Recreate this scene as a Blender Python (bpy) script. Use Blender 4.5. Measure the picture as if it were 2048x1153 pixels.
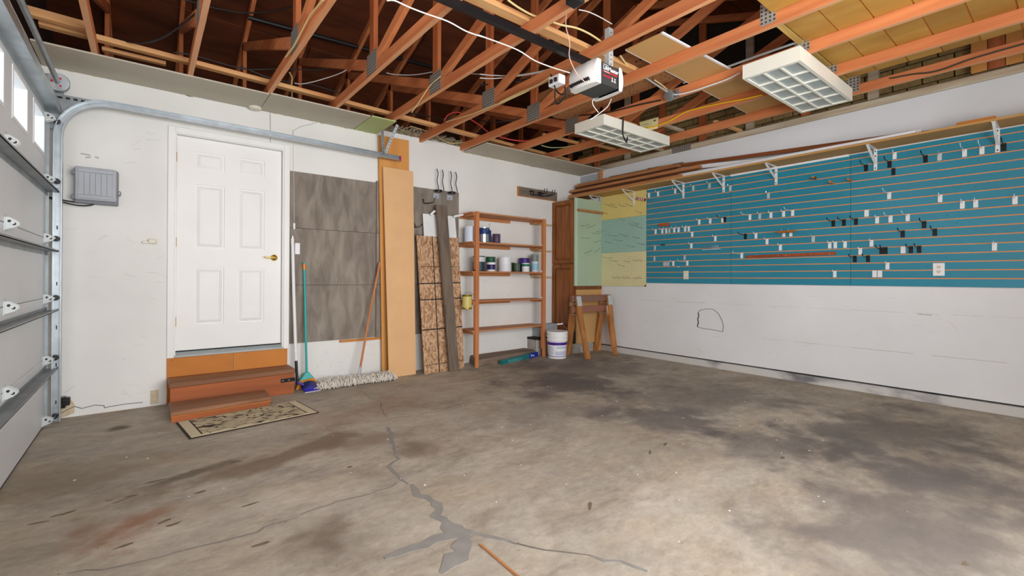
import bpy, bmesh, math, random
from mathutils import Vector, Matrix
random.seed(7)
R = math.radians
for o in list(bpy.data.objects): bpy.data.objects.remove(o)
scene = bpy.context.scene
COL = scene.collection

# ---------------------------------------------------------------- camera
cam_d = bpy.data.cameras.new('camera'); cam = bpy.data.objects.new('camera', cam_d); COL.objects.link(cam)
cam_d.sensor_width = 36.0; cam_d.sensor_fit = 'HORIZONTAL'
cam_d.lens = 36.0 * 915.773 / 2048.0
cam_d.shift_y = (552.856 - 576.5) / 2048.0
cam_d.clip_start = 0.05; cam_d.clip_end = 200
yaw, pitch, roll = 0.6747, 0.0035, 0.0042
fw = Vector((math.sin(yaw) * math.cos(pitch), math.cos(yaw) * math.cos(pitch), math.sin(pitch)))
rt = Vector((math.cos(yaw), -math.sin(yaw), 0)); up = rt.cross(fw)
r2 = math.cos(roll) * rt + math.sin(roll) * up; u2 = -math.sin(roll) * rt + math.cos(roll) * up
cam.matrix_world = Matrix(((r2.x, u2.x, -fw.x, 1.0342), (r2.y, u2.y, -fw.y, -5.2799), (r2.z, u2.z, -fw.z, 1.1774), (0, 0, 0, 1)))
scene.camera = cam

# ---------------------------------------------------------------- world, daylight, exposure
world = bpy.data.worlds.new('world'); scene.world = world; world.use_nodes = True
bg = world.node_tree.nodes['Background']; bg.inputs[0].default_value = (0.86, 0.93, 1.0, 1); bg.inputs[1].default_value = 1.6
scene.view_settings.view_transform = 'Standard'; scene.view_settings.look = 'None'
scene.view_settings.gamma = 1.0; scene.view_settings.use_curve_mapping = False
scene.view_settings.exposure = 0.46

def area_light(name, loc, direction, sx, sy, power, color):
    d = bpy.data.lights.new(name, 'AREA'); d.shape = 'RECTANGLE'; d.size = sx; d.size_y = sy; d.energy = power; d.color = color
    o = bpy.data.objects.new(name, d); COL.objects.link(o); o.location = loc
    o.rotation_euler = Vector(direction).to_track_quat('-Z', 'Z').to_euler()
    return o
# daylight standing in an assumed, unseen window behind the camera and in the row of garage-door windows
area_light('daylight_added_window', (2.45, -6.46, 1.60), (0, 1, 0.0), 3.1, 2.0, 165, (0.98, 0.985, 1.0))
area_light('daylight_door_windows', (0.17, -2.95, 2.32), (1, 0, -0.15), 5.5, 0.55, 75, (0.9, 0.95, 1.0))

# ---------------------------------------------------------------- materials
def lin(c):
    c = c / 255.0
    return c / 12.92 if c <= 0.04045 else ((c + 0.055) / 1.055) ** 2.4
def col(rgb, k=1.0): return tuple(min(1.0, lin(v) * k) for v in rgb) + (1,)
MATS = {}
def nn(nt, t, **kw):
    n = nt.nodes.new(t)
    for k, v in kw.items(): setattr(n, k, v)
    return n
def mat(name, rgb, rough=0.6, metal=0.0, var=0.0, scale=6.0, stretch=(1, 1, 1), detail=5, bump=0.0, rnd=0.0, rgb2=None, dist=0.0, spec=0.4, thr=None):
    m = bpy.data.materials.new(name); m.use_nodes = True; nt = m.node_tree
    p = nt.nodes['Principled BSDF']; p.inputs['Roughness'].default_value = rough; p.inputs['Metallic'].default_value = metal
    p.inputs['Specular IOR Level'].default_value = spec
    p.inputs['Base Color'].default_value = col(rgb)
    MATS[name] = m
    if var or rgb2 or bump or rnd:
        tc = nn(nt, 'ShaderNodeTexCoord'); mp = nn(nt, 'ShaderNodeMapping'); nz = nn(nt, 'ShaderNodeTexNoise')
        mp.inputs['Scale'].default_value = stretch
        nz.inputs['Scale'].default_value = scale; nz.inputs['Detail'].default_value = detail; nz.inputs['Distortion'].default_value = dist
        nt.links.new(tc.outputs['Object'], mp.inputs['Vector']); nt.links.new(mp.outputs[0], nz.inputs['Vector'])
        if rnd:
            oi = nn(nt, 'ShaderNodeObjectInfo'); va = nn(nt, 'ShaderNodeVectorMath'); va.operation = 'ADD'
            sc = nn(nt, 'ShaderNodeMath'); sc.operation = 'MULTIPLY'; sc.inputs[1].default_value = 37.0
            nt.links.new(oi.outputs['Random'], sc.inputs[0]); nt.links.new(mp.outputs[0], va.inputs[0]); nt.links.new(sc.outputs[0], va.inputs[1])
            nt.links.new(va.outputs[0], nz.inputs['Vector'])
        cr = nn(nt, 'ShaderNodeValToRGB'); a, b = thr or (0.3, 0.7)
        cr.color_ramp.elements[0].position = a; cr.color_ramp.elements[1].position = b
        c1, c2 = (col(rgb2), col(rgb)) if rgb2 else (col(rgb, 1 - var), col(rgb, 1 + var))
        cr.color_ramp.elements[0].color = c1; cr.color_ramp.elements[1].color = c2
        nt.links.new(nz.outputs['Fac'], cr.inputs[0])
        out = cr.outputs[0]
        if rnd:
            mr = nn(nt, 'ShaderNodeMapRange'); mr.inputs[3].default_value = 1 - rnd; mr.inputs[4].default_value = 1 + rnd
            nt.links.new(oi.outputs['Random'], mr.inputs[0])
            hs = nn(nt, 'ShaderNodeHueSaturation'); nt.links.new(out, hs.inputs['Color']); nt.links.new(mr.outputs[0], hs.inputs['Value']); out = hs.outputs[0]
        nt.links.new(out, p.inputs['Base Color'])
        if bump:
            bp = nn(nt, 'ShaderNodeBump'); bp.inputs['Strength'].default_value = bump; bp.inputs['Distance'].default_value = 0.01
            nt.links.new(nz.outputs['Fac'], bp.inputs['Height']); nt.links.new(bp.outputs[0], p.inputs['Normal'])
    return m
def wood(name, rgb, axis, var=0.28, rgb2=None, rough=0.6, rnd=0.12, s=14, low=0.09):
    st = [1, 1, 1]; st['xyz'.index(axis)] = low
    return mat(name, rgb, rough, var=var, scale=s, stretch=st, detail=6, rnd=rnd, rgb2=rgb2, dist=0.6)

white_wall = mat('white wall paint', (232, 231, 226), 0.75, var=0.05, scale=1.6, detail=9, bump=0.05)
white_wall_r = mat('white wall paint east', (226, 227, 228), 0.75, var=0.05, scale=1.3, detail=9, bump=0.05)
strip_paint = mat('ceiling board grey', (190, 183, 166), 0.8, var=0.04, scale=2)
green_board = mat('green drywall', (178, 190, 130), 0.8, var=0.05, scale=4)
door_paint = mat('door paint', (238, 237, 233), 0.45, var=0.02, scale=3)
fir_y = wood('fir along y', (220, 140, 88), 'y', rgb2=(190, 106, 62))
fir_x = wood('fir along x', (228, 182, 124), 'x', rgb2=(208, 144, 90))
fir_z = wood('fir along z', (206, 122, 70), 'z', rgb2=(168, 88, 48))
fir_pale = wood('pale fir', (206, 200, 178), 'y', rgb2=(176, 150, 120))
sheath = wood('roof sheathing', (122, 64, 36), 'x', rgb2=(78, 42, 26), rnd=0.18, s=5, low=0.3)
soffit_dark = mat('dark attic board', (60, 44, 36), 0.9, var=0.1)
deck_ply = wood('deck plywood', (196, 152, 74), 'y', rgb2=(170, 122, 52), s=4, low=0.35, rnd=0.08)
brick_m = mat('brick', (146, 124, 80), 0.9, var=0.2, scale=30, rnd=0.15, bump=0.3)
mortar_m = mat('mortar', (44, 38, 30), 0.95, var=0.15, scale=20)
oak = wood('oak cabinet', (160, 98, 46), 'z', rgb2=(116, 64, 26), rough=0.4, s=18, rnd=0.05)
oak_dark = wood('oak cabinet frame', (138, 80, 36), 'z', rgb2=(100, 54, 22), rough=0.4, s=18, rnd=0.05)
shelf_w = wood('shelf wood', (204, 142, 92), 'x', rgb2=(178, 112, 66), rnd=0.08)
post_w = wood('shelf post wood', (204, 134, 84), 'z', rgb2=(182, 110, 64), rnd=0.08)
step_w = wood('step wood', (176, 96, 46), 'x', rgb2=(138, 74, 36), s=9, rnd=0.1)
step_worn = wood('worn step tread', (166, 120, 86), 'x', rgb2=(130, 86, 56), s=6, rnd=0.08)
kick_w = wood('kick plywood', (208, 132, 48), 'x', rgb2=(180, 106, 34), s=3, low=0.4, rnd=0.05)
mdf = mat('raw mdf', (226, 180, 130), 0.75, var=0.05, scale=3)
mdf_o = wood('orange board', (222, 160, 88), 'z', rgb2=(208, 142, 70), s=5, rnd=0.02)
grey_ply = wood('weathered grey plywood', (156, 146, 133), 'z', rgb2=(118, 108, 98), s=11, low=0.28, rnd=0.08, rough=0.8)
plank_w = wood('weathered plank', (128, 112, 96), 'z', rgb2=(92, 80, 70), rnd=0.02, rough=0.8)
white_pl = mat('white plastic', (236, 236, 236), 0.4)
white_mt = mat('white painted metal', (232, 233, 232), 0.4, var=0.02)
cream_pl = mat('cream plastic', (224, 218, 200), 0.45)
grey_pl = mat('grey plastic', (170, 174, 180), 0.5, var=0.04, scale=8)
grey_pl_d = mat('grey plastic dark', (128, 132, 138), 0.55)
black_pl = mat('black plastic', (30, 30, 32), 0.45)
black_mt = mat('black metal', (28, 28, 30), 0.35, metal=0.3)
chrome = mat('chrome', (215, 218, 222), 0.22, metal=1.0)
galv = mat('galvanised steel', (176, 184, 188), 0.38, metal=0.85, var=0.12, scale=12, detail=3)
galv_d = mat('dull galvanised steel', (150, 156, 158), 0.5, metal=0.7, var=0.15, scale=9)
galv_lt = mat('bright zinc', (196, 202, 200), 0.45, metal=0.25, var=0.06, scale=12)
brass = mat('polished brass', (226, 186, 92), 0.18, metal=1.0)
gdoor_m = mat('garage door steel', (214, 218, 220), 0.42, var=0.03, scale=2)
teal_slat = mat('teal slat paint', (38, 132, 156), 0.28, var=0.06, scale=1.2, rnd=0.03, spec=0.5)
slat_core = mat('raw slat groove', (232, 150, 88), 0.7, var=0.08)
curb_m = mat('painted concrete curb', (206, 204, 200), 0.85, var=0.0, scale=5, rgb2=(120, 118, 122), thr=(0.28, 0.48), bump=0.3, stretch=(1, .5, 1))
teal_pl = mat('teal plastic', (40, 168, 164), 0.4)
orange_pl = mat('orange plastic', (240, 140, 30), 0.45)
bristle_m = mat('orange bristles', (222, 148, 34), 0.7, var=0.15, scale=60)
blue_pl = mat('blue plastic', (52, 44, 170), 0.35)
mop_m = mat('mop yarn', (222, 214, 202), 0.9, var=0.14, scale=40)
cop_w = wood('mop handle wood', (206, 138, 92), 'z', rgb2=(186, 116, 72), rnd=0.0)
rubber = mat('rubber', (38, 36, 34), 0.8)
wire_blk = mat('black cable', (34, 34, 36), 0.5)
wire_wht = mat('white cable', (226, 224, 216), 0.5)
wire_crm = mat('cream romex cable', (222, 200, 140), 0.55)
wire_red = mat('red cable', (226, 62, 62), 0.5)
wire_yel = mat('yellow cable', (240, 196, 30), 0.5)
wire_gry = mat('grey conduit', (176, 180, 176), 0.5, metal=0.4)
insul = mat('insulation fluff', (146, 134, 108), 1.0, var=0.25, scale=30)
tan_ply = mat('tan panel face', (202, 158, 100), 0.65, var=0.05, scale=2)
crack_dark = mat('dark crack', (112, 104, 96), 0.95, var=0.1, scale=20)  # darker tone of the thin crack lines
crack_fill = mat('crack filler', (138, 134, 128), 0.9, var=0.1, scale=14, detail=8)
scuff = mat('wall scuff', (186, 182, 175), 0.9, var=0.15, scale=30)
dark_line = mat('dark joint', (52, 48, 44), 0.95)
lens_m = mat('frosted lens', (178, 186, 184), 0.35, var=0.02)
fix_white = mat('fixture enamel', (238, 236, 222), 0.4)
opener_w = mat('opener lens plastic', (228, 226, 222), 0.35)
opener_d = mat('opener dark grey', (62, 64, 64), 0.5)
red_print = mat('red print', (214, 40, 52), 0.6)
blk_print = mat('black print', (30, 30, 30), 0.7)
white_print = mat('white print', (240, 240, 240), 0.6)
paper_m = mat('cream card', (226, 214, 158), 0.7)
maroon = mat('maroon grip', (150, 24, 46), 0.5)
concrete_blk = mat('concrete block', (168, 162, 154), 0.95, var=0.2, scale=14, detail=8, bump=0.4)
clear_m = mat('clear tray plastic', (190, 215, 225), 0.25)
bark_slab = wood('weathered slab', (150, 130, 112), 'x', rgb2=(96, 82, 72), s=10, rnd=0.1, rough=0.9)
saw_w = wood('sawhorse leg wood', (190, 130, 72), 'z', rgb2=(140, 86, 40), rnd=0.12)
saw_red = wood('worn red beam', (160, 96, 72), 'x', rgb2=(118, 102, 90), s=7, rnd=0.1)
lumber_y = wood('shelf lumber', (206, 142, 90), 'y', rgb2=(166, 106, 62), rnd=0.25)
lumber_shade = wood('shade-dark lumber', (112, 66, 38), 'y', rgb2=(78, 44, 26), rnd=0.1)  # dark tone paints the shade in the pile's recesses
trim_br = wood('stained trim', (160, 92, 44), 'y', rgb2=(120, 64, 28), rnd=0.1)
beige_patch = mat('bare plaster patch', (206, 190, 160), 0.9, var=0.15, scale=20)

def glass_mat():
    m = bpy.data.materials.new('window glass'); m.use_nodes = True; nt = m.node_tree; nt.nodes.clear()
    o = nn(nt, 'ShaderNodeOutputMaterial'); t = nn(nt, 'ShaderNodeBsdfTransparent'); g = nn(nt, 'ShaderNodeBsdfGlossy'); mx = nn(nt, 'ShaderNodeMixShader')
    g.inputs['Roughness'].default_value = 0.05; mx.inputs[0].default_value = 0.08; t.inputs[0].default_value = (0.95, 0.98, 1, 1)
    nt.links.new(t.outputs[0], mx.inputs[1]); nt.links.new(g.outputs[0], mx.inputs[2]); nt.links.new(mx.outputs[0], o.inputs[0]); return m
glass = glass_mat()

def dot_mat(name, rgb, dot, pitch, axes, radius, rough=0.6, metal=0.0, var=0.04):
    m = mat(name, rgb, rough, metal=metal, var=var, scale=3); nt = m.node_tree; p = nt.nodes['Principled BSDF']
    src = p.inputs['Base Color'].links[0].from_socket
    tc = nn(nt, 'ShaderNodeTexCoord'); sp = nn(nt, 'ShaderNodeSeparateXYZ'); nt.links.new(tc.outputs['Object'], sp.inputs[0])
    acc = None
    for a in axes:
        q = nn(nt, 'ShaderNodeMath', operation='MULTIPLY'); q.inputs[1].default_value = 1 / pitch; nt.links.new(sp.outputs['XYZ'.index(a.upper())], q.inputs[0])
        f = nn(nt, 'ShaderNodeMath', operation='FRACT'); nt.links.new(q.outputs[0], f.inputs[0])
        s = nn(nt, 'ShaderNodeMath', operation='SUBTRACT'); s.inputs[1].default_value = 0.5; nt.links.new(f.outputs[0], s.inputs[0])
        w = nn(nt, 'ShaderNodeMath', operation='POWER'); w.inputs[1].default_value = 2.0
        ab = nn(nt, 'ShaderNodeMath', operation='ABSOLUTE'); nt.links.new(s.outputs[0], ab.inputs[0]); nt.links.new(ab.outputs[0], w.inputs[0])
        if acc is None: acc = w
        else:
            ad = nn(nt, 'ShaderNodeMath', operation='ADD'); nt.links.new(acc.outputs[0], ad.inputs[0]); nt.links.new(w.outputs[0], ad.inputs[1]); acc = ad
    lt = nn(nt, 'ShaderNodeMath', operation='LESS_THAN'); lt.inputs[1].default_value = radius ** 2; nt.links.new(acc.outputs[0], lt.inputs[0])
    mx = nn(nt, 'ShaderNodeMix', data_type='RGBA'); nt.links.new(lt.outputs[0], mx.inputs['Factor'])
    nt.links.new(src, mx.inputs['A']); mx.inputs['B'].default_value = col(dot); nt.links.new(mx.outputs['Result'], p.inputs['Base Color'])
    return m
peg_yel = dot_mat('yellow pegboard', (228, 208, 128), (74, 66, 40), 0.0254, 'yz', 0.15)
peg_ylo = dot_mat('pale yellow pegboard', (226, 218, 168), (74, 70, 50), 0.0254, 'yz', 0.15)
peg_blu = dot_mat('aqua pegboard', (160, 196, 182), (56, 66, 62), 0.0254, 'yz', 0.15)
peg_grn = dot_mat('green pegboard', (174, 194, 166), (56, 66, 50), 0.0254, 'xz', 0.15)
plate_m = dot_mat('toothed nail plate', (172, 168, 158), (70, 60, 50), 0.027, 'yz', 0.27, rough=0.5, metal=0.4, var=0.15)

def osb_mat():
    m = mat('oriented strand board', (196, 140, 92), 0.75, var=0.1, scale=4); nt = m.node_tree; p = nt.nodes['Principled BSDF']
    tc = nn(nt, 'ShaderNodeTexCoord'); mp = nn(nt, 'ShaderNodeMapping'); mp.inputs['Scale'].default_value = (62, 62, 30); mp.inputs['Rotation'].default_value = (0, R(25), 0)
    v = nn(nt, 'ShaderNodeTexVoronoi'); v.inputs['Scale'].default_value = 1.0
    nz = nn(nt, 'ShaderNodeTexNoise'); nz.inputs['Scale'].default_value = 12; vm = nn(nt, 'ShaderNodeVectorMath', operation='ADD')
    nt.links.new(tc.outputs['Object'], mp.inputs[0]); nt.links.new(tc.outputs['Object'], nz.inputs['Vector']); nt.links.new(mp.outputs[0], vm.inputs[0]); nt.links.new(nz.outputs['Color'], vm.inputs[1])
    nt.links.new(vm.outputs[0], v.inputs['Vector'])
    bw = nn(nt, 'ShaderNodeRGBToBW'); nt.links.new(v.outputs['Color'], bw.inputs[0])
    cr = nn(nt, 'ShaderNodeValToRGB'); cr.color_ramp.elements[0].color = col((150, 108, 76)); cr.color_ramp.elements[1].color = col((212, 174, 136)); cr.color_ramp.elements[0].position = .2; cr.color_ramp.elements[1].position = .8
    nt.links.new(bw.outputs[0], cr.inputs[0]); nt.links.new(cr.outputs[0], p.inputs['Base Color']); return m
osb = osb_mat()

def floor_mat():
    m = bpy.data.materials.new('stained concrete'); m.use_nodes = True; nt = m.node_tree; p = nt.nodes['Principled BSDF']
    p.inputs['Roughness'].default_value = 0.72; p.inputs['Specular IOR Level'].default_value = 0.35
    tc = nn(nt, 'ShaderNodeTexCoord')
    def noise(scale, detail=6, st=(1, 1, 1), dist=0.0, rough=0.55):
        mp = nn(nt, 'ShaderNodeMapping'); mp.inputs['Scale'].default_value = st
        n = nn(nt, 'ShaderNodeTexNoise'); n.inputs['Scale'].default_value = scale; n.inputs['Detail'].default_value = detail; n.inputs['Distortion'].default_value = dist; n.inputs['Roughness'].default_value = rough
        nt.links.new(tc.outputs['Object'], mp.inputs[0]); nt.links.new(mp.outputs[0], n.inputs['Vector']); return n.outputs['Fac']
    def ramp(fac, a, b, c0=(0, 0, 0, 1), c1=(1, 1, 1, 1)):
        r = nn(nt, 'ShaderNodeValToRGB'); r.color_ramp.elements[0].position = a; r.color_ramp.elements[1].position = b
        r.color_ramp.elements[0].color = c0; r.color_ramp.elements[1].color = c1; nt.links.new(fac, r.inputs[0]); return r.outputs[0]
    def mix(f, a, b, mode='MIX'):
        x = nn(nt, 'ShaderNodeMix', data_type='RGBA', blend_type=mode)
        if isinstance(f, float): x.inputs['Factor'].default_value = f
        else: nt.links.new(f, x.inputs['Factor'])
        for k, v in (('A', a), ('B', b)):
            if isinstance(v, tuple): x.inputs[k].default_value = v
            else: nt.links.new(v, x.inputs[k])
        return x.outputs['Result']
    base = ramp(noise(0.75, 9, (1, 1.3, 1), 0.3, 0.62), 0.32, 0.68, col((160, 150, 136)), col((198, 189, 175)))
    c = mix(ramp(noise(2.6, 9, (0.7, 1.3, 1), 0.3, 0.68), 0.45, 0.75), base, col((178, 162, 140)))
    c = mix(ramp(noise(1.7, 8, (0.7, 1.4, 1), 0.35, 0.72), 0.52, 0.76), c, col((138, 126, 112)))
    c = mix(ramp(noise(5.0, 9, (0.6, 1.5, 1), 0.3, 0.72), 0.58, 0.76), c, col((148, 135, 119)))
    c = mix(ramp(noise(3.2, 12, (0.8, 1.2, 1), 0.2, 0.78), 0.30, 0.72, col((176, 172, 168)), (1, 1, 1, 1)), c, c) if False else c
    mot = ramp(noise(3.2, 13, (0.8, 1.25, 1), 0.25, 0.8), 0.30, 0.70, (0.70, 0.69, 0.68, 1), (1.14, 1.14, 1.13, 1))
    c = mix(1.0, c, mot, 'MULTIPLY')
    c = mix(1.0, c, ramp(noise(17, 8, (0.8, 1.2, 1), 0.2, 0.75), 0.28, 0.72, (0.80, 0.80, 0.79, 1), (1.13, 1.13, 1.13, 1)), 'MULTIPLY')
    warp = noise(2.2, 6, (1, 1, 1), 0.5)
    fine = noise(7.0, 7)
    # stains of their own shape; front-right ones also paint shade against window light: (x, y, rx, ry, rotation, strength, colour)
    stains_and_shade = [(1.67, -3.18, .22, .30, 0, .75, (96, 80, 66)), (2.49, -2.40, .17, .22, 0, .7, (106, 88, 72)), (1.80, -1.98, .75, .13, 14, .75, (112, 90, 68)),
              (2.40, -2.05, .45, .2, 5, .5, (122, 100, 80)), (0.92, -2.50, .16, .22, 30, .7, (134, 84, 54)), (1.03, -2.42, .16, .08, 30, .6, (140, 92, 62)),
              (1.27, -1.95, .30, .06, 18, .75, (92, 78, 62)), (0.88, -0.61, .10, .08, 0, .85, (84, 70, 50)), (4.6, -1.75, .75, .55, -20, .8, (88, 80, 78)),
              (5.3, -1.4, 1.1, .8, -25, .6, (104, 96, 94)), (4.4, -3.1, .6, .35, -40, .7, (92, 86, 84)), (5.2, -3.0, 1.1, .6, -30, .55, (104, 98, 96)),
              (4.56, -3.93, .6, .4, -20, .6, (94, 88, 88)), (5.3, -4.3, 1.0, .6, -10, .7, (86, 80, 76)), (4.7, -4.75, .7, .4, 0, .55, (100, 94, 92)),
              (5.6, -0.8, 1.1, .5, -10, .5, (106, 98, 96)), (3.7, -2.3, .6, .5, 0, .35, (112, 104, 100)), (1.06, -1.63, .5, .12, 10, .35, (124, 104, 80)),
              (0.7, -1.5, .5, .5, 0, .35, (122, 110, 84)), (2.6, -1.3, .8, .3, 10, .35, (150, 112, 88)), (4.0, -4.75, 1.1, .5, 0, .65, (104, 97, 94)), (3.2, -4.85, .7, .35, 10, .5, (116, 108, 102)), (0.6, -2.4, .5, .6, 0, .25, (122, 112, 90))]
    sp = nn(nt, 'ShaderNodeSeparateXYZ'); nt.links.new(tc.outputs['Object'], sp.inputs[0])
    for (x, y, rx, ry, rot, s, rgb) in stains_and_shade:
        mp = nn(nt, 'ShaderNodeMapping', vector_type='TEXTURE'); mp.inputs['Location'].default_value = (x, y, 0); mp.inputs['Rotation'].default_value = (0, 0, R(rot)); mp.inputs['Scale'].default_value = (rx, ry, 1)
        nt.links.new(tc.outputs['Object'], mp.inputs[0])
        ln = nn(nt, 'ShaderNodeVectorMath', operation='LENGTH'); nt.links.new(mp.outputs[0], ln.inputs[0])
        a = nn(nt, 'ShaderNodeMath', operation='MULTIPLY_ADD'); nt.links.new(warp, a.inputs[0]); a.inputs[1].default_value = 2.6; nt.links.new(ln.outputs['Value'], a.inputs[2])
        b = nn(nt, 'ShaderNodeMath', operation='MULTIPLY_ADD'); nt.links.new(fine, b.inputs[0]); b.inputs[1].default_value = 1.1; nt.links.new(a.outputs[0], b.inputs[2])
        mr = nn(nt, 'ShaderNodeMapRange', interpolation_type='SMOOTHSTEP'); nt.links.new(b.outputs[0], mr.inputs[0])
        mr.inputs[1].default_value = 2.1; mr.inputs[2].default_value = 3.1; mr.inputs[3].default_value = s; mr.inputs[4].default_value = 0
        c = mix(mr.outputs[0], c, col(rgb))
    c = mix(ramp(noise(38, 4), 0.69, 0.74), c, col((108, 98, 88)))
    c = mix(ramp(noise(55, 2, (1, 1, 1)), 0.765, 0.79), c, col((214, 208, 200)))
    nt.links.new(c, p.inputs['Base Color'])
    bp = nn(nt, 'ShaderNodeBump'); bp.inputs['Strength'].default_value = 0.15; bp.inputs['Distance'].default_value = 0.01
    nt.links.new(noise(9, 9), bp.inputs['Height']); nt.links.new(bp.outputs[0], p.inputs['Normal'])
    return m
floor_m = floor_mat()

def rug_mat():
    m = mat('woven doormat', (206, 190, 156), 0.95, var=0.08, scale=60); nt = m.node_tree; p = nt.nodes['Principled BSDF']
    src = p.inputs['Base Color'].links[0].from_socket
    tc = nn(nt, 'ShaderNodeTexCoord'); mp = nn(nt, 'ShaderNodeMapping'); mp.inputs['Scale'].default_value = (7, 38, 1)
    v = nn(nt, 'ShaderNodeTexVoronoi', feature='DISTANCE_TO_EDGE'); v.inputs['Scale'].default_value = 1.0
    nt.links.new(tc.outputs['Object'], mp.inputs[0]); nt.links.new(mp.outputs[0], v.inputs['Vector'])
    nz = nn(nt, 'ShaderNodeTexNoise'); nz.inputs['Scale'].default_value = 9
    th = nn(nt, 'ShaderNodeMath', operation='MULTIPLY'); th.inputs[1].default_value = 0.24; nt.links.new(tc.outputs['Object'], nz.inputs['Vector'])
    sq = nn(nt, 'ShaderNodeMath', operation='POWER'); sq.inputs[1].default_value = 2.0; nt.links.new(nz.outputs['Fac'], sq.inputs[0]); nt.links.new(sq.outputs[0], th.inputs[0])
    lt = nn(nt, 'ShaderNodeMath', operation='LESS_THAN'); nt.links.new(v.outputs['Distance'], lt.inputs[0]); nt.links.new(th.outputs[0], lt.inputs[1])
    mx = nn(nt, 'ShaderNodeMix', data_type='RGBA'); nt.links.new(lt.outputs[0], mx.inputs['Factor']); nt.links.new(src, mx.inputs['A']); mx.inputs['B'].default_value = col((58, 46, 40)); nt.links.new(mx.outputs['Result'], p.inputs['Base Color'])
    return m
rug_m = rug_mat()
rug_plain = mat('doormat border', (210, 196, 164), 0.95, var=0.08, scale=60)
rug_dark = mat('doormat dark binding', (62, 48, 40), 0.95)

def kraft_mat():
    m = mat('printed kraft paper', (158, 106, 62), 0.8, var=0.06, scale=6); nt = m.node_tree; p = nt.nodes['Principled BSDF']
    src = p.inputs['Base Color'].links[0].from_socket
    tc = nn(nt, 'ShaderNodeTexCoord'); mp = nn(nt, 'ShaderNodeMapping'); mp.inputs['Rotation'].default_value = (0, 0, R(90))
    nt.links.new(tc.outputs['Object'], mp.inputs[0])
    b = nn(nt, 'ShaderNodeTexBrick'); b.inputs['Scale'].default_value = 8; b.inputs['Color1'].default_value = (0, 0, 0, 1); b.inputs['Color2'].default_value = (1, 1, 1, 1); b.inputs['Mortar'].default_value = (1, 1, 1, 1); b.inputs['Mortar Size'].default_value = 0.09; b.inputs['Brick Width'].default_value = 0.35
    nt.links.new(mp.outputs[0], b.inputs['Vector'])
    bw = nn(nt, 'ShaderNodeRGBToBW'); nt.links.new(b.outputs['Color'], bw.inputs[0])
    lt = nn(nt, 'ShaderNodeMath', operation='LESS_THAN'); lt.inputs[1].default_value = 0.42; nt.links.new(bw.outputs[0], lt.inputs[0])
    mx = nn(nt, 'ShaderNodeMix', data_type='RGBA'); nt.links.new(lt.outputs[0], mx.inputs['Factor']); nt.links.new(src, mx.inputs['A']); mx.inputs['B'].default_value = col((50, 34, 22)); nt.links.new(mx.outputs['Result'], p.inputs['Base Color']); return m
kraft = kraft_mat()

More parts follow.
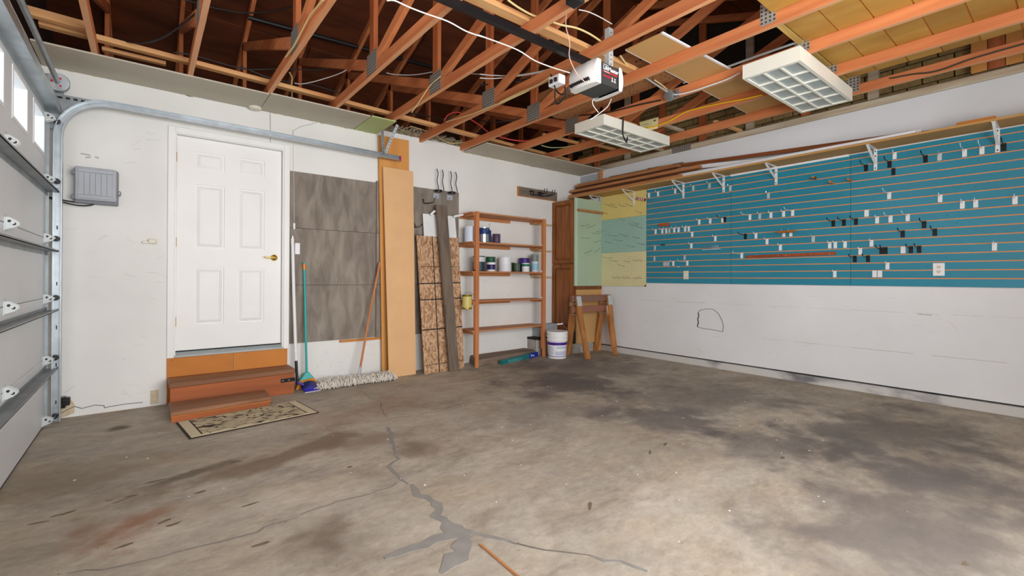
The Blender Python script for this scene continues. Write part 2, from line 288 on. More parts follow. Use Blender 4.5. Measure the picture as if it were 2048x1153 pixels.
# ---------------------------------------------------------------- mesh helpers (world coordinates in, local coordinates out)
class MB:
    def __init__(s): s.v = []; s.f = []
    def add(s, vs, fs):
        n = len(s.v); s.v += [tuple(v) for v in vs]; s.f += [tuple(i + n for i in f) for f in fs]; return s
    def box(s, x0, x1, y0, y1, z0, z1):
        x0, x1 = sorted((x0, x1)); y0, y1 = sorted((y0, y1)); z0, z1 = sorted((z0, z1))
        return s.add([(x0, y0, z0), (x1, y0, z0), (x1, y1, z0), (x0, y1, z0), (x0, y0, z1), (x1, y0, z1), (x1, y1, z1), (x0, y1, z1)],
                     [(0, 3, 2, 1), (4, 5, 6, 7), (0, 1, 5, 4), (1, 2, 6, 5), (2, 3, 7, 6), (3, 0, 4, 7)])
    def hexa(s, b, t):      # four bottom and four top corners, counter-clockwise from above
        return s.add(list(b) + list(t), [(0, 3, 2, 1), (4, 5, 6, 7), (0, 1, 5, 4), (1, 2, 6, 5), (2, 3, 7, 6), (3, 0, 4, 7)])
    def beam(s, p0, p1, w, h, side=(1, 0, 0)):   # w along side, h across
        p0, p1 = Vector(p0), Vector(p1); d = (p1 - p0).normalized(); a = Vector(side); a = (a - d * a.dot(d)).normalized(); b = d.cross(a)
        a, b = a * w / 2, b * h / 2
        return s.hexa([p0 - a - b, p0 + a - b, p0 + a + b, p0 - a + b], [p1 - a - b, p1 + a - b, p1 + a + b, p1 - a + b])
    def cyl(s, p0, p1, r0, r1=None, n=12):
        r1 = r0 if r1 is None else r1; p0, p1 = Vector(p0), Vector(p1); d = (p1 - p0).normalized()
        a = d.orthogonal().normalized(); b = d.cross(a); vs = []
        for i in range(n):
            t = 2 * math.pi * i / n; e = a * math.cos(t) + b * math.sin(t); vs += [p0 + e * r0, p1 + e * r1]
        fs = [(2 * i, (2 * i + 2) % (2 * n), (2 * i + 3) % (2 * n), 2 * i + 1) for i in range(n)]
        fs += [tuple(2 * i for i in range(n))[::-1], tuple(2 * i + 1 for i in range(n))]
        return s.add(vs, fs)
    def tube(s, pts, r, n=6, smooth=0):
        P = [Vector(p) for p in pts]
        if smooth and len(P) > 2:
            Q = []
            for i in range(len(P) - 1):
                p0, p1, p2, p3 = P[max(i - 1, 0)], P[i], P[i + 1], P[min(i + 2, len(P) - 1)]
                for j in range(smooth):
                    t = j / smooth
                    Q.append(0.5 * ((2 * p1) + (p2 - p0) * t + (2 * p0 - 5 * p1 + 4 * p2 - p3) * t * t + (3 * p1 - p0 - 3 * p2 + p3) * t ** 3))
            P = Q + [P[-1]]
        a = None; vs = []; fs = []
        for i, p in enumerate(P):
            d = (P[min(i + 1, len(P) - 1)] - P[max(i - 1, 0)]).normalized()
            if a is None: a = d.orthogonal().normalized()
            a = (a - d * a.dot(d))
            a = a.normalized() if a.length > 1e-6 else d.orthogonal().normalized()
            b = d.cross(a)
            rr = r[min(i, len(r) - 1)] if isinstance(r, (list, tuple)) else r
            for k in range(n):
                t = 2 * math.pi * k / n; vs.append(p + (a * math.cos(t) + b * math.sin(t)) * rr)
        for i in range(len(P) - 1):
            for k in range(n):
                fs.append((i * n + k, i * n + (k + 1) % n, (i + 1) * n + (k + 1) % n, (i + 1) * n + k))
        fs += [tuple(range(n))[::-1], tuple(range((len(P) - 1) * n, len(P) * n))]
        return s.add(vs, fs)
    def lathe(s, prof, c, n=24, cap=True):   # profile (r, z) from bottom to top
        vs = []; fs = []
        for r, z in prof:
            for k in range(n):
                t = 2 * math.pi * k / n; vs.append((c[0] + r * math.cos(t), c[1] + r * math.sin(t), c[2] + z))
        for i in range(len(prof) - 1):
            for k in range(n): fs.append((i * n + k, i * n + (k + 1) % n, (i + 1) * n + (k + 1) % n, (i + 1) * n + k))
        if cap: fs += [tuple(range(n))[::-1], tuple(range((len(prof) - 1) * n, len(prof) * n))]
        return s.add(vs, fs)
    def prism(s, poly, ax, a0, a1):   # polygon in the two other axes, extruded along ax
        n = len(poly); vs = []
        for a in (a0, a1):
            for (u, v) in poly: vs.append({'x': (a, u, v), 'y': (u, a, v), 'z': (u, v, a)}[ax])
        fs = [tuple(range(n)), tuple(range(n, 2 * n))[::-1]] + [(i, n + i, n + (i + 1) % n, (i + 1) % n) for i in range(n)]
        return s.add(vs, fs)
    def build(s, name, m, parent=None, bevel=0.0, smooth=False, kind=None, seg=1):
        off = Vector((0, 0, 0)); q = parent
        while q is not None: off += q.location; q = q.parent
        bm = bmesh.new(); vv = [bm.verts.new(Vector(v) - off) for v in s.v]
        for f in s.f:
            try: bm.faces.new([vv[i] for i in f])
            except ValueError: pass
        bmesh.ops.recalc_face_normals(bm, faces=bm.faces)
        if bevel: bmesh.ops.bevel(bm, geom=[e for e in bm.edges if len(e.link_faces) == 2 and e.calc_face_angle(0) > 0.6], offset=bevel, segments=seg, affect='EDGES', profile=0.6)
        me = bpy.data.meshes.new(name); bm.to_mesh(me); bm.free()
        if smooth:
            for p in me.polygons: p.use_smooth = True
        me.materials.append(m)
        o = bpy.data.objects.new(name, me); COL.objects.link(o); o.parent = parent
        if kind: o['kind'] = kind
        return o
def smooth_by_angle(o, ang=40):
    me = o.data
    for p in me.polygons: p.use_smooth = True
    bm = bmesh.new(); bm.from_mesh(me)
    for e in bm.edges:
        if len(e.link_faces) == 2 and e.calc_face_angle(0) > R(ang): e.smooth = False
    bm.to_mesh(me); bm.free(); return o
def tag(o, label=None, cat=None, group=None, kind=None):
    if label: o['label'] = label
    if cat: o['category'] = cat
    if group: o['group'] = group
    if kind: o['kind'] = kind
    return o
def thing(name, label, cat, loc=(0, 0, 0), group=None):
    o = bpy.data.objects.new(name, None); COL.objects.link(o); o.location = loc; o.empty_display_size = 0.1
    return tag(o, label, cat, group)
def struct(name, mb, m, label, cat, parent=None, **kw):
    o = mb.build(name, m, parent, **kw); return tag(o, label, cat, kind='structure')
def struct_empty(name, label, cat, loc=(0, 0, 0)):
    o = thing(name, label, cat, loc); o['kind'] = 'structure'; return o
def dup(o, parent=None, delta=(0, 0, 0)):
    c = o.copy(); COL.objects.link(c)
    if parent is not None: c.parent = parent
    c.location = Vector(o.location) + Vector(delta)
    for ch in [x for x in o.children]: dup(ch, c)
    return c
ORD = ['first', 'second', 'third', 'fourth', 'fifth', 'sixth', 'seventh', 'eighth', 'ninth', 'tenth', 'eleventh', 'twelfth', 'thirteenth', 'fourteenth', 'fifteenth', 'sixteenth', 'seventeenth', 'eighteenth']
def text_part(name, txt, m, parent, origin, xdir, ydir, size, depth=0.0008, bold=0.0):
    cu = bpy.data.curves.new(name, 'FONT'); cu.body = txt; cu.size = size; cu.extrude = depth; cu.offset = bold
    t = bpy.data.objects.new(name, cu); COL.objects.link(t)
    dg = bpy.context.evaluated_depsgraph_get(); me = bpy.data.meshes.new_from_object(t.evaluated_get(dg))
    bpy.data.objects.remove(t)
    x = Vector(xdir).normalized(); y = Vector(ydir); y = (y - x * y.dot(x)).normalized(); z = x.cross(y)
    off = Vector((0, 0, 0)); q = parent
    while q is not None: off += q.location; q = q.parent
    o3 = Vector(origin) - off
    me.transform(Matrix(((x.x, y.x, z.x, o3.x), (x.y, y.y, z.y, o3.y), (x.z, y.z, z.z, o3.z), (0, 0, 0, 1))))
    me.materials.clear(); me.materials.append(m); me.name = name
    o = bpy.data.objects.new(name, me); COL.objects.link(o); o.parent = parent; return o
# ---------------------------------------------------------------- measured positions (metres)
HOOKS=[(-1.366, 2.411, 2.339, 'w'), (-1.516, 2.396, 2.336, 'w'), (-1.784, 2.392, 2.337, 'w'), (-2.049, 2.406, 2.34, 'c'), (-2.272, 2.397, 2.339, 'c'), (-2.54, 2.324, 2.262, 'c'), (-2.985, 2.174, 2.11, 'c'), (-2.134, 1.951, 1.881, 'w'), (-2.283, 1.949, 1.88, 'w'), (-2.443, 1.95, 1.879, 'w'), (-2.472, 1.953, 1.876, 'b'), (-2.777, 1.952, 1.88, 'l'), (-2.889, 1.952, 1.881, 'c'), (-3.013, 1.95, 1.881, 'w'), (-3.148, 1.953, 1.879, 'w'), (-3.241, 1.953, 1.881, 'l'), (-1.479, 1.874, 1.803, 'w'), (-1.586, 1.875, 1.805, 'w'), (-1.648, 1.873, 1.801, 'w'), (-1.697, 1.873, 1.808, 'c'), (-1.772, 1.871, 1.803, 'w'), (-1.837, 1.871, 1.804, 'w'), (-1.933, 1.874, 1.804, 'w'), (-1.986, 1.874, 1.803, 'w'), (-2.035, 1.793, 1.727, 'w'), (-2.351, 1.721, 1.652, 'w'), (-2.725, 1.723, 1.648, 'b'), (-2.847, 1.72, 1.655, 'w'), (-3.151, 1.705, 1.654, 'w'), (-3.223, 1.722, 1.651, 'w'), (-2.971, 1.644, 1.575, 'w'), (-3.444, 1.632, 1.553, 'c'), (-1.467, 1.637, 1.573, 'c'), (-2.024, 1.641, 1.575, 'w'), (-3.115, 1.569, 1.501, 'w'), (-3.597, 1.573, 1.501, 'w'), (-3.647, 1.572, 1.498, 'w'), (-2.682, 1.492, 1.42, 'l'), (-1.461, 1.481, 1.424, 'c'), (-1.927, 1.479, 1.425, 'c'), (-1.618, 1.41, 1.346, 'c'), (-1.649, 1.41, 1.346, 'c'), (-1.684, 1.411, 1.345, 'c'), (-1.759, 1.416, 1.345, 'w'), (-1.966, 1.415, 1.344, 'l'), (-3.643, 1.266, 1.197, 'w'), (-3.629, 1.794, 1.725, 'b'), (-3.909, 2.332, 2.255, 'b'), (-4.095, 2.332, 2.256, 'b'), (-4.125, 2.258, 2.179, 'n'), (-4.134, 2.41, 2.335, 'w'), (-4.358, 2.333, 2.254, 'b'), (-4.455, 2.322, 2.23, 'c'), (-4.618, 2.334, 2.259, 'l'), (-4.726, 2.333, 2.255, 'l'), (-4.855, 2.336, 2.255, 'b'), (-4.093, 2.028, 1.954, 'l'), (-4.459, 1.955, 1.88, 'w'), (-4.604, 1.875, 1.804, 'w'), (-4.688, 1.877, 1.806, 'w'), (-4.919, 1.877, 1.804, 'w'), (-3.914, 1.876, 1.801, 'n2'), (-3.999, 1.803, 1.73, 'w'), (-4.103, 1.8, 1.728, 'l'), (-4.232, 1.8, 1.729, 'l'), (-4.349, 1.723, 1.649, 'b'), (-4.195, 1.648, 1.571, 'b'), (-4.423, 1.645, 1.573, 'b'), (-3.723, 1.801, 1.724, 'b'), (-3.826, 1.803, 1.761, 'b'), (-3.733, 1.571, 1.502, 'w'), (-3.954, 1.572, 1.502, 'w'), (-3.862, 1.496, 1.429, 'w'), (-4.033, 1.495, 1.422, 'b'), (-4.065, 1.496, 1.421, 'b'), (-4.198, 1.494, 1.42, 'n2'), (-4.255, 1.495, 1.418, 'b'), (-4.314, 1.495, 1.419, 'b'), (-3.817, 1.418, 1.344, 'b'), (-3.926, 1.419, 1.342, 'b'), (-4.08, 1.341, 1.269, 'w'), (-4.801, 1.497, 1.425, 'w'), (-3.979, 1.266, 1.194, 'n2'), (-4.021, 1.266, 1.194, 'n2')]
PEGS=[('upper', [6.69, -0.654, 2.312], 0.131, 0.026), ('upper', [6.69, -0.751, 2.305], 0.098, 0.018), ('upper', [6.69, -0.795, 2.264], 0.162, 0.009), ('upper', [6.69, -0.953, 2.257], 0.157, 0.032), ('upper', [6.69, -1.082, 2.247], 0.157, 0.042), ('upper', [6.69, -1.253, 2.128], 0.163, 0.043), ('upper', [6.69, -0.614, 2.185], 0.121, 0.032), ('middle', [6.69, -0.942, 2.051], 0.142, 0.035), ('middle', [6.69, -1.156, 1.95], 0.163, 0.031), ('middle', [6.69, -1.268, 1.906], 0.143, 0.033), ('middle', [6.69, -1.204, 1.969], 0.163, 0.027), ('middle', [6.69, -1.001, 1.805], 0.2, 0.052), ('middle', [6.69, -0.797, 1.823], 0.2, 0.003), ('middle', [6.69, -0.683, 1.724], 0.152, 0.042), ('middle', [6.69, -1.209, 1.764], 0.169, 0.021), ('middle', [6.69, -0.901, 1.747], 0.174, 0.008), ('middle', [6.69, -1.109, 1.646], 0.174, 0.019), ('middle', [6.69, -1.299, 1.663], 0.159, 0.035), ('lower', [6.69, -0.702, 1.49], 0.2, 0.01), ('lower', [6.69, -0.807, 1.434], 0.151, 0.025), ('lower', [6.69, -0.944, 1.356], 0.162, 0.05), ('lower', [6.69, -1.036, 1.418], 0.131, 0.027), ('lower', [6.69, -1.174, 1.431], 0.099, 0.021), ('lower', [6.69, -1.261, 1.432], 0.099, 0.015), ('lower', [6.69, -0.774, 1.176], 0.077, 0.041), ('lower', [6.69, -0.852, 1.177], 0.062, 0.027), ('lower', [6.69, -0.962, 1.177], 0.087, 0.033), ('lower', [6.69, -1.037, 1.177], 0.066, 0.037), ('lower', [6.69, -1.167, 1.171], 0.088, 0.022), ('lower', [6.69, -1.246, 1.178], 0.083, 0.022), ('green', [6.202, -0.49, 1.967], 0.172, 0.006), ('green', [6.333, -0.49, 1.949], 0.17, 0.024), ('green', [6.459, -0.49, 1.866], 0.152, 0.035), ('green', [6.561, -0.49, 1.865], 0.155, 0.048), ('green', [6.207, -0.49, 1.79], 0.174, -0.014), ('green', [6.508, -0.49, 1.738], 0.138, 0.02), ('green', [6.29, -0.49, 1.554], 0.146, 0.04), ('green', [6.53, -0.49, 1.587], 0.083, 0.044)]
WIRES={'white_cord': [(2.064, -2.88, 2.703), (2.109, -2.88, 2.72), (2.196, -2.88, 2.716), (2.303, -2.88, 2.718), (2.452, -2.88, 2.725), (2.582, -2.88, 2.71), (2.71, -2.88, 2.717), (2.685, -2.88, 2.717), (2.984, -2.88, 2.724), (3.148, -2.88, 2.698), (3.324, -2.88, 2.699), (3.498, -2.88, 2.711)], 'blk_loop': [(0.829, -0.45, 3.075), (0.928, -0.61, 3.012), (1.009, -0.77, 2.969), (1.124, -0.93, 2.982), (1.235, -1.09, 3.05), (1.327, -1.25, 3.118)], 'blk_high': [(1.321, 0.3, 3.924), (1.439, 0.3, 3.93), (1.583, 0.3, 3.937), (1.804, 0.3, 3.971), (1.798, 0.3, 3.969), (1.87, 0.3, 3.998), (2.044, 0.3, 4.066), (2.212, 0.3, 4.164), (2.374, 0.3, 4.283), (2.499, 0.3, 4.368)], 'blk_low': [(1.232, 0.05, 3.277), (1.393, 0.05, 3.296), (1.767, 0.05, 3.285), (1.942, 0.05, 3.323), (2.188, 0.05, 3.401), (2.52, 0.05, 3.482), (2.733, 0.05, 3.58), (3.003, 0.05, 3.713)], 'wht_low': [(2.272, 0.02, 3.26), (2.351, 0.02, 3.274), (2.512, 0.02, 3.354), (2.767, 0.02, 3.513), (2.9, 0.02, 3.641), (2.992, 0.02, 3.699)], 'bundle': [(1.768, 0.06, 3.309), (1.884, 0.06, 3.289), (2.041, 0.06, 3.266), (2.281, 0.06, 3.276), (2.469, 0.06, 3.305), (2.781, 0.06, 3.291)], 'romex_k2': [(1.895, -2.295, 2.918), (1.895, -2.004, 2.95), (1.895, -1.771, 2.932), (1.895, -1.549, 2.916), (1.895, -1.302, 2.93)], 'romex_drop': [(2.193, -0.1, 3.315), (2.219, -0.1, 3.261), (2.216, -0.1, 3.206), (2.22, -0.1, 3.056)], 'wht_far': [(3.382, 0.2, 3.749), (3.512, 0.2, 3.762), (3.784, 0.2, 3.838), (4.072, 0.2, 3.96), (4.234, 0.2, 4.005), (4.739, 0.2, 4.116), (5.171, 0.2, 4.218)], 'romex_k4': [(3.11, -1.632, 3.0), (3.11, -1.438, 2.98), (3.11, -1.283, 2.917), (3.11, -1.062, 2.835)], 'romex_wall': [(3.562, -0.1, 3.039), (3.692, -0.073, 3.043), (3.833, -0.047, 3.049), (3.957, -0.02, 3.143)], 'wall_loop': [(3.897, -0.03, 2.955), (4.001, -0.03, 2.941), (4.116, -0.03, 2.944)], 'wall_loop2': [(3.974, -0.04, 3.005), (4.067, -0.04, 2.97), (4.175, -0.04, 2.959), (4.286, -0.04, 2.98), (4.422, -0.04, 3.022)], 'blk_mid': [(3.662, 0.1, 3.278), (3.906, 0.1, 3.294), (4.144, 0.1, 3.309), (4.319, 0.013, 3.346), (4.42, -0.25, 3.273), (4.431, -0.513, 3.173), (4.504, -0.675, 3.143), (4.65, -0.787, 3.171), (4.817, -0.9, 3.213)], 'red': [(4.008, -0.15, 3.185), (4.05, -0.185, 3.264), (4.138, -0.219, 3.309), (4.227, -0.254, 3.3), (4.337, -0.288, 3.236), (4.433, -0.346, 3.17), (4.53, -0.415, 3.077), (4.729, -0.485, 3.027), (4.882, -0.554, 3.008), (4.966, -0.631, 3.001), (5.057, -0.723, 3.023), (5.191, -0.815, 3.096), (5.281, -0.908, 3.205), (5.462, -1.0, 3.399)], 'romex_k5': [(3.725, -0.68, 2.973), (3.725, -0.894, 2.947), (3.725, -1.282, 2.907), (3.725, -1.586, 2.895), (3.725, -1.786, 2.878), (3.725, -2.146, 2.87), (3.725, -1.709, 2.89), (3.725, -2.009, 2.891), (3.725, -2.279, 2.881), (3.725, -2.428, 2.899)], 'twin_a': [(3.499, -1.7, 3.109), (3.652, -1.7, 3.14), (3.894, -1.7, 3.205), (4.153, -1.7, 3.305), (4.373, -1.7, 3.405), (4.709, -1.7, 3.567)], 'twin_b': [(3.485, -1.72, 3.062), (3.637, -1.72, 3.098), (3.878, -1.72, 3.183), (4.225, -1.72, 3.321), (4.508, -1.72, 3.458), (4.688, -1.72, 3.546)], 'blk_three': [(3.637, -1.5, 3.107), (3.882, -1.5, 3.192), (4.234, -1.5, 3.329), (4.6, -1.5, 3.504), (4.765, -1.5, 3.596)], 'bell': [(3.282, -3.075, 3.081), (3.264, -3.075, 2.985), (3.258, -3.075, 2.895), (3.284, -3.075, 2.832), (3.297, -3.075, 2.774), (3.291, -3.075, 2.709), (3.308, -3.075, 2.665), (3.342, -3.075, 2.624), (3.382, -3.075, 2.592), (3.451, -3.075, 2.564)], 'sensor_lead': [(3.466, -3.0, 3.116), (3.563, -3.0, 3.138), (3.693, -3.0, 3.146), (3.837, -3.0, 3.143)], 'romex_top': [(2.879, -2.919, 3.0), (2.99, -2.898, 3.0), (3.114, -2.89, 3.0), (3.196, -2.906, 3.0), (3.354, -2.928, 3.0), (3.472, -2.969, 3.0), (3.62, -2.975, 3.0), (3.815, -2.949, 3.0)], 'romex_right': [(4.06, -2.907, 3.0), (4.233, -2.841, 3.0), (4.357, -2.815, 3.0), (4.445, -2.861, 3.0)], 'romex_jbox': [(4.639, -2.835, 2.985), (4.792, -2.815, 2.985), (5.057, -2.758, 2.985)], 'wht_jbox': [(4.935, -2.834, 2.927), (4.935, -2.916, 2.905), (4.935, -3.046, 2.894), (4.935, -3.195, 2.893), (4.935, -3.358, 2.896), (4.935, -3.468, 2.914)], 'blk_jbox': [(4.925, -1.428, 3.11), (4.925, -1.718, 3.037), (4.925, -2.093, 2.969), (4.925, -2.428, 2.941), (4.925, -2.714, 2.908)], 'yellow': [(5.545, -1.991, 2.944), (5.545, -2.183, 2.912), (5.545, -2.294, 2.908), (5.545, -2.447, 2.925), (5.545, -2.636, 2.966), (5.545, -2.986, 2.944), (5.545, -3.211, 2.919), (5.545, -3.393, 2.907)], 'low_a': [(3.786, -2.85, 2.587), (3.794, -2.85, 2.547), (3.856, -2.85, 2.505)], 'low_b': [(4.017, -2.85, 2.654), (3.968, -2.85, 2.578), (3.872, -2.85, 2.503), (3.764, -2.85, 2.427)], 'cord_a': [(3.5, -2.67, 2.773), (3.5, -2.702, 2.718), (3.5, -2.721, 2.651), (3.5, -2.759, 2.599), (3.5, -2.807, 2.571), (3.5, -2.831, 2.581), (3.5, -2.828, 2.625)], 'cord_b': [(3.49, -2.732, 2.645), (3.49, -2.729, 2.584), (3.49, -2.738, 2.534), (3.49, -2.757, 2.511), (3.49, -2.8, 2.52), (3.49, -2.853, 2.555), (3.49, -2.882, 2.604)], 'green': [(4.971, -0.95, 2.871), (5.132, -0.95, 2.873), (5.4, -0.95, 2.928), (5.684, -0.95, 3.027)], 'gable': [(6.155, -4.208, 2.953), (6.155, -4.366, 2.937), (6.155, -4.466, 2.915), (6.155, -4.562, 2.914), (6.155, -4.699, 2.934), (6.155, -4.829, 2.941), (6.155, -4.998, 2.946)]}
CRACKS=[(0.008, [(2.776, -0.59), (2.754, -0.947), (2.766, -1.126), (2.681, -1.372), (2.607, -1.626)]), (0.04, [(2.526, -1.868), (2.507, -1.965), (2.412, -2.195), (2.358, -2.377)]), (0.03, [(2.358, -2.377), (2.314, -2.504), (2.232, -2.572), (2.205, -2.74), (2.208, -2.883)]), (0.065, [(2.208, -2.883), (2.206, -3.024), (2.223, -3.118)]), (0.075, [(2.22, -3.103), (2.229, -3.187), (2.169, -3.283), (2.165, -3.389)]), (0.125, [(2.172, -3.352), (2.176, -3.439), (2.185, -3.506), (2.173, -3.555)]), (0.07, [(2.198, -3.517), (2.127, -3.47), (2.054, -3.461), (1.943, -3.464), (1.82, -3.451)]), (0.115, [(2.179, -3.531), (2.129, -3.593), (2.061, -3.641), (1.959, -3.685)]), (0.03, [(2.202, -3.51), (2.253, -3.589), (2.277, -3.627), (2.316, -3.713)]), (0.012, [(2.297, -3.671), (2.316, -3.713), (2.39, -3.816), (2.461, -3.915), (2.514, -3.974)]), (0.03, [(2.514, -3.974), (2.572, -4.076), (2.612, -4.185)]), (0.008, [(2.163, -2.832), (2.043, -2.854), (1.946, -2.861), (1.823, -2.843), (1.726, -2.853), (1.635, -2.863)]), (0.009, [(1.631, -2.886), (1.516, -2.872), (1.435, -2.906), (1.305, -2.904), (1.187, -2.864), (1.073, -2.864), (0.967, -2.845), (0.798, -2.773)]), (0.006, [(2.586, -1.674), (2.748, -1.703), (3.054, -1.735), (3.281, -1.647), (3.609, -1.696), (4.003, -1.731)])]
SPOTS=[(0.892, -2.081), (0.981, -2.095), (0.729, -2.127), (0.647, -2.169), (1.113, -2.519), (1.14, -2.58), (1.272, -2.265), (0.97, -2.662), (1.096, -1.947), (1.163, -1.958), (1.228, -1.931), (1.279, -1.908), (1.06, -1.952), (0.936, -2.129), (1.461, -2.589), (1.433, -3.018), (2.028, -2.439), (1.483, -1.914), (2.835, -3.682), (4.296, -4.045), (3.692, -4.971), (3.707, -3.442), (3.911, -3.425)]
W = 6.695
TX = 0.7345; SP = 0.608
ZC = 2.897           # underside of the truss bottom chords
# ---------------------------------------------------------------- the shell
def fz(x):   # the slab rises a little towards the right wall
    t = min(1.0, max(0.0, (x - 3.6) / 2.6)); return .032 * t * t * (3 - 2 * t)
fl_ = MB(); xs_ = [.2, 2.0, 3.4] + [3.6 + .2 * i for i in range(14)] + [6.95]
for a_, b_ in zip(xs_, xs_[1:]): fl_.hexa([(a_, -6.5, -.15), (b_, -6.5, -.15), (b_, .1, -.15), (a_, .1, -.15)], [(a_, -6.5, fz(a_)), (b_, -6.5, fz(b_)), (b_, .1, fz(b_)), (a_, .1, fz(a_))])
def weld(mb):
    bm = bmesh.new(); vv = [bm.verts.new(v) for v in mb.v]
    for f in mb.f: bm.faces.new([vv[i] for i in f])
    bmesh.ops.remove_doubles(bm, verts=bm.verts, dist=1e-5)
    bmesh.ops.delete(bm, geom=[f for f in bm.faces if abs(f.normal.x) > .99 and .25 < f.calc_center_median().x < 6.9], context='FACES_ONLY')
    bm.verts.ensure_lookup_table(); bm.verts.index_update(); r = MB(); r.v = [tuple(v.co) for v in bm.verts]; r.f = [tuple(v.index for v in f.verts) for f in bm.faces]; bm.free(); return r
floor = struct('floor', weld(fl_), floor_m, 'stained cracked concrete garage floor', 'floor')
wb = MB()
wb.box(0.2, 1.235, 0, 0.12, 0, 2.95).box(2.175, 7.0, 0, 0.12, 0, 2.95).box(1.235, 2.175, 0, 0.12, 2.53, 2.95).box(1.235, 2.175, 0, 0.12, 0, 0.43)
wall_back = struct('wall_back', wb, white_wall, 'white scuffed back wall with the house door', 'wall')
wall_right = struct('wall_right', MB().box(6.705, 6.90, -6.5, 0.0, 0.135, 2.9), white_wall_r, 'white drywall behind the teal slat panels', 'wall')
struct('trim_1', MB().box(6.715, 6.95, -6.5, 0.0, 0, 0.115), curb_m, 'painted concrete curb under the right wall', 'curb')
struct('curb_gap_shade', MB().box(6.78, 6.80, -6.5, 0.0, 0.115, 0.135), dark_line, 'dark strip above the concrete curb, standing for gap shade', 'gap')  # dark strip painted in for the shade of the recess
wl = MB().box(0.2, 0.36, -0.19, 0.0, 0, 2.9).box(0.2, 0.36, -6.5, -5.70, 0, 2.9).box(0.2, 0.36, -5.70, -0.19, 2.50, 2.9)
wall_left = struct('wall_left', wl, white_wall, 'white wall framing the garage door', 'wall')
wf = MB().box(0.2, 0.9, -6.52, -6.4, 0, 2.9).box(4.0, 6.95, -6.52, -6.4, 0, 2.9).box(0.9, 4.0, -6.52, -6.4, 0, 0.6).box(0.9, 4.0, -6.52, -6.4, 2.6, 2.9)
struct('wall_front', wf, white_wall, 'white front wall with an added window opening', 'wall')
win = struct_empty('added_window', 'assumed wide window added in the front wall to admit daylight', 'window', (2.45, -6.4, 0.6))  # unseen window, assumed and placed to balance the room light
fm = MB().box(0.86, 0.92, -6.42, -6.38, 0.56, 2.64).box(3.98, 4.04, -6.42, -6.38, 0.56, 2.64).box(0.92, 3.98, -6.42, -6.38, 0.56, 0.62).box(0.92, 3.98, -6.42, -6.38, 2.58, 2.64)
fm.box(1.90, 1.94, -6.42, -6.38, 0.62, 2.58).box(2.94, 2.98, -6.42, -6.38, 0.62, 2.58); fm.build('window_frame', white_mt, win)

# wall marks: scuffs, joints and the patched hole
for pts, w in [([(2.033, 2.884), (2.036, 2.70), (2.038, 2.56)], .003), ([(2.254, 2.742), (2.254, 2.66)], .003), ([(2.254, 2.742), (2.33, 2.80), (2.42, 2.84), (2.50, 2.884)], .002)]:
    m = MB()
    for a, b in zip(pts, pts[1:]): m.beam((a[0], -0.0015, a[1]), (b[0], -0.0015, b[1]), 0.003, w, (0, 1, 0))
    m.build('joint_line', dark_line, wall_back)
def scuff_set(parent, plane, n, rng, seed):
    rd = random.Random(seed); m = MB()
    for i in range(n):
        u, v = rd.uniform(*rng[0]), rd.uniform(*rng[1]); L = rd.uniform(.02, .11); an = rd.gauss(0.1, .45); w = rd.uniform(.0008, .0022)
        d = (L * math.cos(an), L * math.sin(an))
        if plane == 'y': m.beam((u, -.0008, v), (u + d[0], -.0008, v + d[1]), .0016, w, (0, 1, 0))
        else: m.beam((6.7042, u, v), (6.7042, u + d[0], v + d[1]), .0016, w, (1, 0, 0))
    o = m.build('scuff_marks', scuff, parent, kind='stuff'); return o
scuff_set(wall_back, 'y', 30, ((.5, 1.12), (.06, 2.5)), 3)
scuff_set(wall_back, 'y', 26, ((2.3, 3.15), (.05, .44)), 4)
scuff_set(wall_back, 'y', 20, ((4.5, 5.6), (.1, 1.2)), 5)
scuff_set(wall_right, 'x', 40, ((-4.9, -1.0), (.2, 1.05)), 6)
m = MB()
for a, b in [((.60, 2.21), (.66, 2.205)), ((.63, 2.18), (.665, 2.19)), ((.69, 2.195), (.715, 2.19)), ((.735, 1.985), (.755, 1.975))]: m.beam((a[0], -.001, a[1]), (b[0], -.001, b[1]), .002, .012, (0, 1, 0))
m.build('smudge', scuff, wall_back)
def blob(poly, ax, a, t):
    return MB().prism(poly, ax, a, a - t)
blob([(.50, .004), (.575, .03), (.575, .10), (.555, .145), (.50, .10), (.445, .105), (.44, .02)], 'y', 0.0, .002).build('bare_patch', beige_patch, wall_back)
m = MB(); pp = [(.48, .03), (.53, .065), (.575, .085), (.62, .06), (.70, .075), (.76, .06), (.762, .04), (.80, .045), (.90, .05), (1.02, .045)]
for a, b in zip(pp, pp[1:]): m.beam((a[0], -.0015, a[1]), (b[0], -.0015, b[1]), .003, .004, (0, 1, 0))
m.build('paint_crack', dark_line, wall_back)
MB().box(1.075, 1.13, -.012, 0, .02, .14).build('access_patch', beige_patch, wall_back)
hole = [(-2.107, .54), (-2.10, .56), (-2.115, .60), (-2.105, .64), (-2.12, .69), (-2.11, .73), (-2.14, .763), (-2.22, .785), (-2.31, .785), (-2.38, .74), (-2.43, .65), (-2.447, .58), (-2.44, .51), (-2.35, .52), (-2.25, .525), (-2.16, .53), (-2.107, .54)]
m = MB()
for i, (a, b) in enumerate(zip(hole, hole[1:])): m.beam((6.703, a[0], a[1]), (6.703, b[0], b[1]), .004, .011 if i < 5 else .004, (1, 0, 0))
m.build('patched_hole_edge', dark_line, wall_right)
for z, y0, y1 in [(.86, -1.2, -5.0), (.475, -2.9, -5.0)]:
    m = MB(); y = y0; rd = random.Random(int(z * 100))
    while y > y1:
        L = rd.uniform(.15, .5); m.beam((6.704, y, z), (6.704, y - L, z + rd.uniform(-.002, .002)), .002, rd.choice([.0015, .002, .004]), (1, 0, 0)); y -= L * rd.uniform(1.0, 1.5)
    m.build('drywall_joint', scuff, wall_right)
